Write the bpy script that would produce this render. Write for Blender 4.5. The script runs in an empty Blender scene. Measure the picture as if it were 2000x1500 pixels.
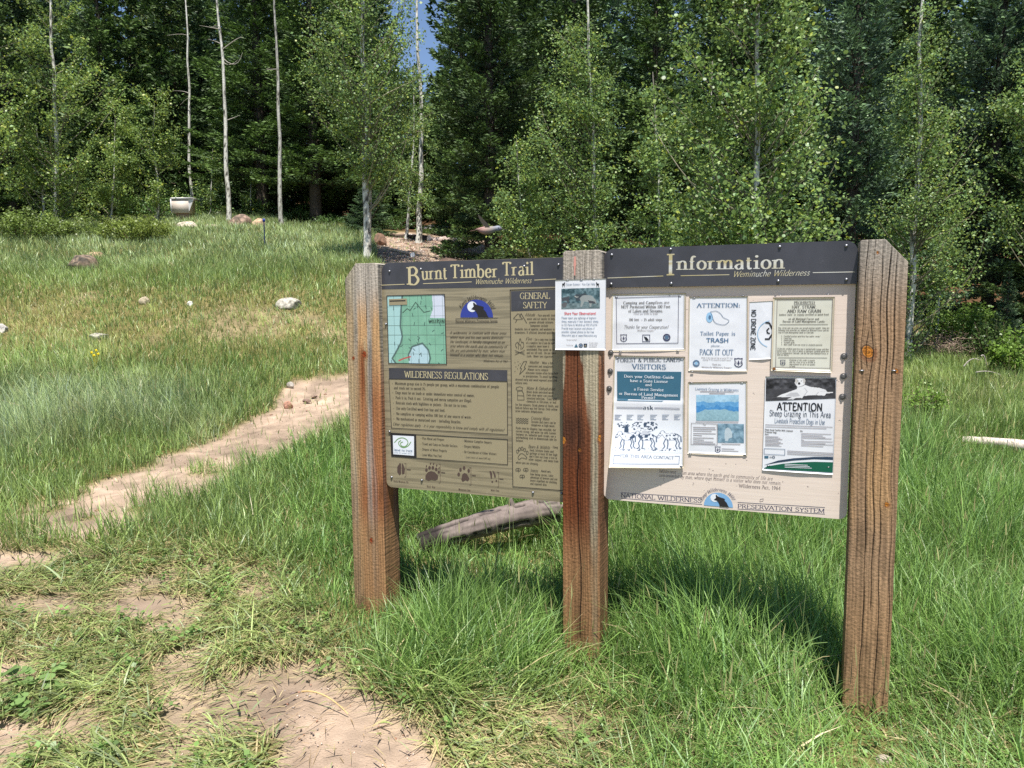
import bpy, math, random
import numpy as np
from mathutils import Matrix, Vector
from mathutils.geometry import tessellate_polygon

# ------------------------------------------------------------------ camera, light, exposure
sc = bpy.context.scene
COL = sc.collection
FPX = 1480.0
PITCH, ROLL = math.radians(5.89), math.radians(-0.43)
EYE = np.array([0.0, 0.0, 1.55])
_fw = np.array([0, math.cos(PITCH), -math.sin(PITCH)])
_up = np.array([0, math.sin(PITCH), math.cos(PITCH)])
_rt = np.array([1.0, 0, 0])
CR = _rt * math.cos(ROLL) + _up * math.sin(ROLL)
CU = -_rt * math.sin(ROLL) + _up * math.cos(ROLL)
camd = bpy.data.cameras.new('camera')
camd.sensor_width = 36.0
camd.lens = FPX / 2000 * 36
camd.clip_start = 0.05
camd.clip_end = 2000
cam = bpy.data.objects.new('camera', camd)
COL.objects.link(cam)
m3 = Matrix(((CR[0], CU[0], -_fw[0]), (CR[1], CU[1], -_fw[1]), (CR[2], CU[2], -_fw[2])))
cam.matrix_world = Matrix.Translation(Vector(EYE)) @ m3.to_4x4()
sc.camera = cam

SUN_EL = math.radians(69)
w = bpy.data.worlds.new('World')
sc.world = w
w.use_nodes = True
nt = w.node_tree
bg = nt.nodes['Background']
sky = nt.nodes.new('ShaderNodeTexSky')
sky.sky_type = 'NISHITA'
sky.sun_disc = False
sky.sun_elevation = SUN_EL
sky.sun_rotation = math.radians(177)
sky.altitude = 2600
sky.air_density = 1.0
sky.dust_density = 0.4
nt.links.new(sky.outputs[0], bg.inputs[0])
bg.inputs[1].default_value = 0.095
sl = bpy.data.lights.new('sun', 'SUN')
sl.energy = 5.0
sl.angle = math.radians(0.53)
sl.color = (1.0, 0.955, 0.88)
so = bpy.data.objects.new('sun', sl)
COL.objects.link(so)
sdir = Vector((0.11, -1.0, 0)).normalized() * math.cos(SUN_EL) + Vector((0, 0, math.sin(SUN_EL)))
so.rotation_euler = sdir.to_track_quat('Z', 'Y').to_euler()
so.location = (0, -5, 30)
sc.view_settings.view_transform = 'Standard'
sc.view_settings.look = 'None'
sc.view_settings.gamma = 1.0
sc.view_settings.exposure = 0.9
sc.cycles.use_denoising = False
sc.cycles.max_bounces = 6
sc.cycles.diffuse_bounces = 4
sc.cycles.glossy_bounces = 2
sc.cycles.transmission_bounces = 4
sc.cycles.transparent_max_bounces = 6
sc.cycles.caustics_reflective = False
sc.cycles.caustics_refractive = False

# ------------------------------------------------------------------ helpers
def s2l(c):
    c = np.asarray(c, float) / 255.0
    return np.where(c <= 0.04045, c / 12.92, ((c + 0.055) / 1.055) ** 2.4)

KP = 0.8  # paint and paper are a little greyer than their printed values

def ray(px, py):
    return ((px - 1000) * CR + (750 - py) * CU) / FPX + _fw

def at(px, py, Y):
    d = ray(px, py)
    return EYE + d * (Y / d[1])

def proj(P):
    Q = P - EYE
    z = Q @ _fw
    z = np.where(z < 0.3, 0.3, z)
    return 1000 + (Q @ CR) / z * FPX, 750 - (Q @ CU) / z * FPX

def h2(ix, iy, s):
    n = (ix.astype(np.int64) * 374761393 + iy.astype(np.int64) * 668265263 + s * 1274126177) & 0xffffffff
    n = ((n ^ (n >> 13)) * 1274126177) & 0xffffffff
    return ((n ^ (n >> 16)) & 0xffff) / 65535.0

def vn(x, y, s=0):
    x = np.asarray(x, float); y = np.asarray(y, float)
    ix, iy = np.floor(x), np.floor(y)
    fx, fy = x - ix, y - iy
    fx = fx * fx * (3 - 2 * fx); fy = fy * fy * (3 - 2 * fy)
    a = h2(ix, iy, s); b = h2(ix + 1, iy, s); c = h2(ix, iy + 1, s); d = h2(ix + 1, iy + 1, s)
    return (a * (1 - fx) + b * fx) * (1 - fy) + (c * (1 - fx) + d * fx) * fy

def fbm(x, y, s=0, o=4):
    r = 0; a = 0.5; t = 0
    for i in range(o):
        r = r + a * vn(x * 2 ** i, y * 2 ** i, s + i); t += a; a *= 0.5
    return r / t

def sst(a, b, x):
    t = np.clip((x - a) / (b - a), 0, 1)
    return t * t * (3 - 2 * t)

def inpoly(px, py, poly):
    r = np.zeros(np.shape(px), bool)
    n = len(poly)
    for i in range(n):
        x1, y1 = poly[i]; x2, y2 = poly[(i + 1) % n]
        if y1 == y2: continue
        c = ((y1 > py) != (y2 > py)) & (px < (x2 - x1) * (py - y1) / (y2 - y1) + x1)
        r ^= c
    return r

def pdist(px, py, poly):
    """signed distance, negative inside"""
    d = np.full(np.shape(px), 1e9)
    n = len(poly)
    for i in range(n):
        x1, y1 = poly[i]; x2, y2 = poly[(i + 1) % n]
        ex, ey = x2 - x1, y2 - y1
        t = np.clip(((px - x1) * ex + (py - y1) * ey) / (ex * ex + ey * ey + 1e-9), 0, 1)
        d = np.minimum(d, np.hypot(px - x1 - t * ex, py - y1 - t * ey))
    return np.where(inpoly(px, py, poly), -d, d)

class MB:
    def __init__(self):
        self.v = []; self.q = []; self.t = []; self.c = []; self.qm = []; self.tm = []; self.n = 0
    def add(self, v, f, col=(1, 1, 1), mat=0):
        v = np.asarray(v, float).reshape(-1, 3)
        f = np.asarray(f, np.int64)
        if len(v) == 0 or len(f) == 0: return
        col = np.asarray(col, float)
        if col.ndim == 1: col = np.broadcast_to(col, (len(v), 3))
        self.v.append(v); self.c.append(col)
        if f.shape[1] == 4: self.q.append(f + self.n); self.qm.append(np.full(len(f), mat))
        else: self.t.append(f + self.n); self.tm.append(np.full(len(f), mat))
        self.n += len(v)
    def box(self, x0, x1, y0, y1, z0, z1, col=(1, 1, 1), mat=0):
        v = [(x, y, z) for z in (z0, z1) for y in (y0, y1) for x in (x0, x1)]
        self.add(v, [(0, 2, 3, 1), (4, 5, 7, 6), (0, 1, 5, 4), (2, 6, 7, 3), (0, 4, 6, 2), (1, 3, 7, 5)], col, mat)
    def tube(self, pts, rad, sides=8, col=(1, 1, 1), mat=0, cap=True, tw=0.0):
        pts = np.asarray(pts, float); n = len(pts)
        rad = np.broadcast_to(np.asarray(rad, float), (n,))
        T = np.gradient(pts, axis=0) if n > 2 else np.repeat((pts[1] - pts[0])[None], n, 0)
        T /= np.linalg.norm(T, axis=1)[:, None] + 1e-12
        ref = np.array([0, 0, 1.0]) if abs(T[0, 2]) < 0.8 else np.array([1.0, 0, 0])
        A = np.cross(T, ref); A /= np.linalg.norm(A, axis=1)[:, None] + 1e-12
        B = np.cross(T, A)
        th = np.arange(sides) * 2 * math.pi / sides
        V = pts[:, None] + (A[:, None] * np.cos(th)[None, :, None] + B[:, None] * np.sin(th)[None, :, None]) * rad[:, None, None]
        i = np.arange(n - 1)[:, None] * sides; j = np.arange(sides)[None]; j2 = (j + 1) % sides
        F = np.stack([i + j, i + j2, i + j2 + sides, i + j + sides], -1).reshape(-1, 4)
        col = np.asarray(col, float)
        cc = np.repeat(col, sides, 0) if col.ndim == 2 else col
        self.add(V.reshape(-1, 3), F, cc, mat)
        if cap:
            for k in (0, n - 1):
                ring = V[k]; c = ring.mean(0)
                vv = np.vstack([ring, c[None]])
                ff = [(a, (a + 1) % sides, sides) if k else ((a + 1) % sides, a, sides) for a in range(sides)]
                self.add(vv, ff, col[k] if col.ndim == 2 else col, mat)
    def build(self, name, mats, parent=None, smooth=False):
        me = bpy.data.meshes.new(name)
        v = np.concatenate(self.v); me.vertices.add(len(v))
        me.vertices.foreach_set('co', v.astype(np.float32).ravel())
        q = np.concatenate(self.q) if self.q else np.zeros((0, 4), int)
        t = np.concatenate(self.t) if self.t else np.zeros((0, 3), int)
        me.loops.add(q.size + t.size)
        me.loops.foreach_set('vertex_index', np.concatenate([q.ravel(), t.ravel()]).astype(np.int32))
        me.polygons.add(len(q) + len(t))
        st = np.concatenate([np.arange(len(q)) * 4, q.size + np.arange(len(t)) * 3]).astype(np.int32)
        me.polygons.foreach_set('loop_start', st)
        if not isinstance(mats, (list, tuple)): mats = [mats]
        for m in mats: me.materials.append(m)
        mi = np.concatenate([np.concatenate(self.qm) if self.qm else np.zeros(0), np.concatenate(self.tm) if self.tm else np.zeros(0)]).astype(np.int32)
        if len(mats) > 1: me.polygons.foreach_set('material_index', mi)
        me.update(calc_edges=True)
        c = np.concatenate(self.c)
        a = me.color_attributes.new('col', 'FLOAT_COLOR', 'POINT')
        a.data.foreach_set('color', np.hstack([c, np.ones((len(c), 1))]).astype(np.float32).ravel())
        if smooth:
            me.polygons.foreach_set('use_smooth', np.ones(len(q) + len(t), bool))
        o = bpy.data.objects.new(name, me); COL.objects.link(o)
        if parent is not None: o.parent = parent
        return o

def tag(o, label=None, cat=None, group=None, kind=None):
    if label: o['label'] = label
    if cat: o['category'] = cat
    if group: o['group'] = group
    if kind: o['kind'] = kind
    return o

def empty(name, loc=(0, 0, 0), label=None, cat=None, group=None, mat=None):
    o = bpy.data.objects.new(name, None); COL.objects.link(o)
    o.empty_display_size = 0.1
    if mat is not None: o.matrix_world = mat
    else: o.location = Vector(loc)
    return tag(o, label, cat, group)

# ------------------------------------------------------------------ materials
def newmat(name):
    m = bpy.data.materials.new(name); m.use_nodes = True
    return m, m.node_tree, m.node_tree.nodes['Principled BSDF']

def flat(name, rgb, rough=0.6, spec=0.3, metal=0.0):
    m, t, b = newmat(name)
    b.inputs['Base Color'].default_value = (*(s2l(rgb) * KP), 1)
    b.inputs['Roughness'].default_value = rough
    b.inputs['Specular IOR Level'].default_value = spec
    b.inputs['Metallic'].default_value = metal
    return m

def vcol(name, rough=0.75, spec=0.25, bump=0.0, bscale=60, stretch=(1, 1, 1), trans=0.0, var=0.0, vscale=8, coat=0.0):
    m, t, b = newmat(name)
    N = t.nodes; L = t.links
    at_ = N.new('ShaderNodeAttribute'); at_.attribute_name = 'col'
    src = at_.outputs['Color']
    b.inputs['Roughness'].default_value = rough
    b.inputs['Specular IOR Level'].default_value = spec
    b.inputs['Coat Weight'].default_value = coat
    b.inputs['Coat Roughness'].default_value = 0.12
    if var or bump:
        tc = N.new('ShaderNodeTexCoord'); mp = N.new('ShaderNodeMapping'); mp.inputs['Scale'].default_value = stretch
        L.new(tc.outputs['Object'], mp.inputs[0])
    if var:
        nz = N.new('ShaderNodeTexNoise'); nz.inputs['Scale'].default_value = vscale; nz.inputs['Detail'].default_value = 5
        L.new(mp.outputs[0], nz.inputs['Vector'])
        mr = N.new('ShaderNodeMapRange'); mr.inputs[1].default_value = 0.3; mr.inputs[2].default_value = 0.7
        mr.inputs[3].default_value = 1 - var; mr.inputs[4].default_value = 1 + var
        L.new(nz.outputs[0], mr.inputs[0])
        mx = N.new('ShaderNodeVectorMath'); mx.operation = 'SCALE'
        L.new(src, mx.inputs[0]); L.new(mr.outputs[0], mx.inputs['Scale'])
        src = mx.outputs[0]
    L.new(src, b.inputs['Base Color'])
    if bump:
        nb = N.new('ShaderNodeTexNoise'); nb.inputs['Scale'].default_value = bscale; nb.inputs['Detail'].default_value = 6
        L.new(mp.outputs[0], nb.inputs['Vector'])
        bp = N.new('ShaderNodeBump'); bp.inputs['Strength'].default_value = bump; bp.inputs['Distance'].default_value = 0.01
        L.new(nb.outputs[0], bp.inputs['Height']); L.new(bp.outputs[0], b.inputs['Normal'])
    if trans:
        tr = N.new('ShaderNodeBsdfTranslucent'); ms = N.new('ShaderNodeMixShader'); ms.inputs[0].default_value = trans
        L.new(src, tr.inputs[0]); L.new(b.outputs[0], ms.inputs[1]); L.new(tr.outputs[0], ms.inputs[2])
        L.new(ms.outputs[0], N['Material Output'].inputs[0])
    return m

M_leaf = vcol('aspen_leaf', 0.45, 0.5, trans=0.42)
M_needle = vcol('conifer_needle', 0.6, 0.3, trans=0.16)
M_grass = vcol('grass_blade', 0.42, 0.5, trans=0.40)
M_bark = vcol('bark', 0.85, 0.2, bump=0.5, bscale=30, var=0.25, vscale=25)
M_wood = vcol('weathered_wood', 0.8, 0.2, bump=0.35, bscale=90, stretch=(1, 1, 0.12), var=0.12, vscale=70)
M_rock = vcol('rock', 0.85, 0.25, bump=0.9, bscale=25, var=0.4, vscale=14)
M_soil = vcol('soil', 0.95, 0.1, bump=1.0, bscale=110, var=0.22, vscale=5)
M_photo = vcol('photo_print', 0.35, 0.4)
M_feather = vcol('feather', 0.7, 0.25)

# ------------------------------------------------------------------ terrain
CP = [(0, 1500, 2.4), (1000, 1500, 2.4), (2000, 1500, 2.42), (1700, 1425, 2.75), (1140, 1290, 3.3), (711, 1195, 3.68),
      (0, 1100, 4.2), (200, 960, 5.6), (680, 820, 8.3), (680, 730, 10.8), (0, 850, 8.0), (0, 700, 11), (450, 590, 13.2),
      (160, 522, 16.5), (450, 441, 23), (366, 426, 25.5), (300, 445, 24), (120, 466, 20.5), (620, 462, 21.5), (700, 482, 20), (830, 500, 18.5), (850, 465, 24), (950, 490, 21), (0, 452, 22),
      (250, 464, 21), (1900, 880, 7.4), (2000, 1100, 4.4), (1850, 720, 12.5), (2000, 700, 13.2), (1780, 672, 15), (1400, 690, 13), (1200, 590, 18),
      (1000, 900, 6.6), (1400, 900, 6.6), (100, 600, 13.2), (700, 560, 14.5)]
cpw = [at(*c) for c in CP]
extra = [(-4, -3, 0), (0, -3, -.02), (4, -3, -.05), (-9, 3, .3), (9, 3, -.1), (-12, 9, 1.2), (14, 9, .3), (-22, 22, 4.6), (-16, 14, 2.8),
         (-28, 40, 6.5), (-10, 32, 4.6), (-10, 45, 7.5), (0, 32, 4.7), (0, 45, 6.5), (12, 24, 2.4), (24, 22, 2.2), (12, 40, 5.0), (30, 42, 6.0), (0, 70, 10), (-40, 80, 17), (40, 80, 13), (8, 19, 1.3), (18, 14, 0.7)]
cpw = np.array([list(p) for p in cpw] + [list(e) for e in extra], float)
def _tps(r2): return r2 * np.log(r2 + 1e-9)
_A = _tps(((cpw[:, None, :2] - cpw[None, :, :2]) ** 2).sum(-1)) + np.eye(len(cpw)) * 0.6
_Pm = np.hstack([np.ones((len(cpw), 1)), cpw[:, :2]])
_K = np.block([[_A, _Pm], [_Pm.T, np.zeros((3, 3))]])
_W = np.linalg.solve(_K, np.r_[cpw[:, 2], 0, 0, 0])
def gsm(x, y):
    x = np.asarray(x, float); y = np.asarray(y, float)
    sh = x.shape; x = x.ravel(); y = y.ravel()
    yy = np.minimum(y, 80.0); k = np.where(y > 80, 80.0 / np.maximum(y, 1), 1); xx = np.clip(x * k, -45, 45)
    r = _W[-3] + _W[-2] * xx + _W[-1] * yy
    for i, (cx, cy, _) in enumerate(cpw):
        r = r + _W[i] * _tps((xx - cx) ** 2 + (yy - cy) ** 2)
    r = r + np.maximum(y - 80, 0) * 0.03
    return r.reshape(sh)

TRAIL = [(-400, 1120), (-60, 1040), (120, 975), (200, 942), (400, 868), (520, 800), (575, 742), (690, 722), (760, 735), (760, 800), (690, 812), (640, 850), (560, 880),
         (480, 915), (425, 950), (390, 975), (300, 1020), (200, 1055), (120, 1090), (0, 1125), (-400, 1250)]
TRAIL2 = [(700, 740), (790, 600), (735, 505), (735, 458), (800, 452), (960, 462), (1010, 520), (1000, 600), (880, 740)]
BARE = [(470, 1335), (560, 1318), (640, 1300), (690, 1345), (770, 1405), (830, 1445), (870, 1520), (900, 1640), (520, 1640), (560, 1450), (500, 1395)]
BARE2 = [(-60, 1385), (40, 1380), (100, 1405), (70, 1440), (20, 1470), (-60, 1500)]
BARE3 = [(195, 1170), (260, 1155), (330, 1175), (300, 1200), (220, 1205)]
BARE4 = [(-20, 1290), (60, 1280), (110, 1300), (60, 1320), (-20, 1320)]
def zones(x, y):
    """dirt 0..1 of the ground at world x, y"""
    P = np.stack([x, y, gsm(x, y)], -1)
    px, py = proj(P)
    wob = (fbm(x * 2.2, y * 2.2, 5, 4) - 0.5)
    wpx = wob * np.clip(9000 / np.maximum((P[..., 1]), 2.0) ** 1.0 * 0.05, 18, 240)
    d = np.minimum.reduce([pdist(px, py, TRAIL) + wpx * .55, pdist(px, py, TRAIL2) + wpx * .5, pdist(px, py, BARE) + wpx * .4,
                           pdist(px, py, BARE2) + wpx * .3, pdist(px, py, BARE3) + wpx * .3, pdist(px, py, BARE4) + wpx * .3])
    soft = np.clip(160 / np.maximum(P[..., 1], 2.0), 10, 45)
    dirt = 1 - sst(-soft * .35, soft * .35, d)
    # green tufts inside the trail
    isl = fbm(x * 2.1 + 7, y * 3.6, 21, 4)
    intr = sst(.55, .61, isl) * sst(880, 940, py) * (px < 600) * (py < 1200)
    dirt = dirt * (1 - .85 * intr)
    tr = trampled(px, py)
    pat = sst(.46, .57, fbm(x * 4.3, y * 4.3, 33, 5))
    dirt = np.maximum(dirt, tr * pat * .8)
    mid = sst(540, 580, py) * (1 - sst(650, 700, py)) * (px < 720) * sst(.5, .62, fbm(x * .9, y * .9, 41, 4)) * .30
    return np.maximum(dirt, mid), px, py

def trampled(px, py):
    a = sst(1040, 1120, py) * (1 - sst(430, 620, px - (py - 1100) * 0.75))
    b = sst(1330, 1420, py) * (1 - sst(1000, 1300, px))
    return np.maximum(a, b)

def g(x, y):
    x = np.asarray(x, float); y = np.asarray(y, float)
    return gsm(x, y) + (fbm(x * 1.1, y * 1.1, 3, 3) - .5) * .05 * np.clip(y / 6, .4, 2.0)

def gz(x, y): return float(g(np.array([x]), np.array([y]))[0])

def hit(px, py, ymax=60):
    Y = np.concatenate([np.arange(1.5, 12, .02), np.arange(12, ymax, .05)])
    d = ray(px, py); P = EYE + d[None] * (Y / d[1])[:, None]
    k = np.nonzero(P[:, 2] < g(P[:, 0], P[:, 1]))[0]
    return P[k[0]] if len(k) else P[-1]

def build_ground():
    ny, nx = 620, 560
    t = np.linspace(0, 1, ny)
    y = -4 + 8 * t + 12 * t ** 2 + 24 * t ** 5 + 300 * t ** 12
    k = np.linspace(-1, 1, nx); k = k * (.75 + .25 * k * k) * 1.7
    K, Yg = np.meshgrid(k, y)
    X = K * (Yg + 6.5)
    d, px, py = zones(X, Yg)
    Z = g(X, Yg) - d * .02 + (fbm(X * 7, Yg * 7, 8, 4) - .5) * (.012 + .022 * d) * (Yg < 14)
    rng = fbm(X * 2.0, Yg * 2.0, 12, 5); fine = fbm(X * 30, Yg * 30, 13, 3)
    soil = s2l((170, 149, 130))[None, None] * (0.38 + .85 * rng)[..., None] * (0.62 + .72 * fine)[..., None]
    thatch = s2l((112, 104, 66))[None, None] * (0.6 + .7 * fine)[..., None]
    wood = s2l((92, 70, 50))[None, None] * (0.5 + .8 * fine)[..., None]
    fo = sst(24, 27, Yg + 0 * X)[..., None]
    right = sst(3, 6, X)[..., None] * sst(12, 15, Yg)[..., None]
    fo = np.maximum(fo, right)
    dd = d[..., None]
    C = thatch * (1 - dd) + soil * dd
    C = C * (1 - fo) + wood * fo
    V = np.stack([X, Yg, Z], -1).reshape(-1, 3)
    i = np.arange(ny - 1)[:, None] * nx; j = np.arange(nx - 1)[None]
    F = np.stack([i + j, i + j + 1, i + j + 1 + nx, i + j + nx], -1).reshape(-1, 4)
    mb = MB(); mb.add(V, F, C.reshape(-1, 3))
    o = mb.build('ground', M_soil, smooth=True)
    tag(o, kind='structure')
build_ground()
# ------------------------------------------------------------------ sign frame: u along the boards, v up, n towards the reader
TH = math.radians(69.1)
U3 = np.array([math.sin(TH), -math.cos(TH), 0.0]); N3 = np.array([-math.cos(TH), -math.sin(TH), 0.0]); V3 = np.array([0, 0, 1.0])
P0 = np.array([0.28, 3.3, 1.55])
def S(u, v, n=0.0): return P0 + U3 * u + V3 * v + N3 * n
def PX(px, py, n=0.0):
    d = ray(px, py); o = P0 + N3 * n - EYE
    t = (o @ N3) / (d @ N3); X = EYE + d * t
    return float((X - P0) @ U3), float((X - P0) @ V3)
def frame(u, v, n):
    m = Matrix(((U3[0], V3[0], N3[0], 0), (U3[1], V3[1], N3[1], 0), (U3[2], V3[2], N3[2], 0), (0, 0, 0, 1)))
    return Matrix.Translation(Vector(S(u, v, n))) @ m

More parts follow.
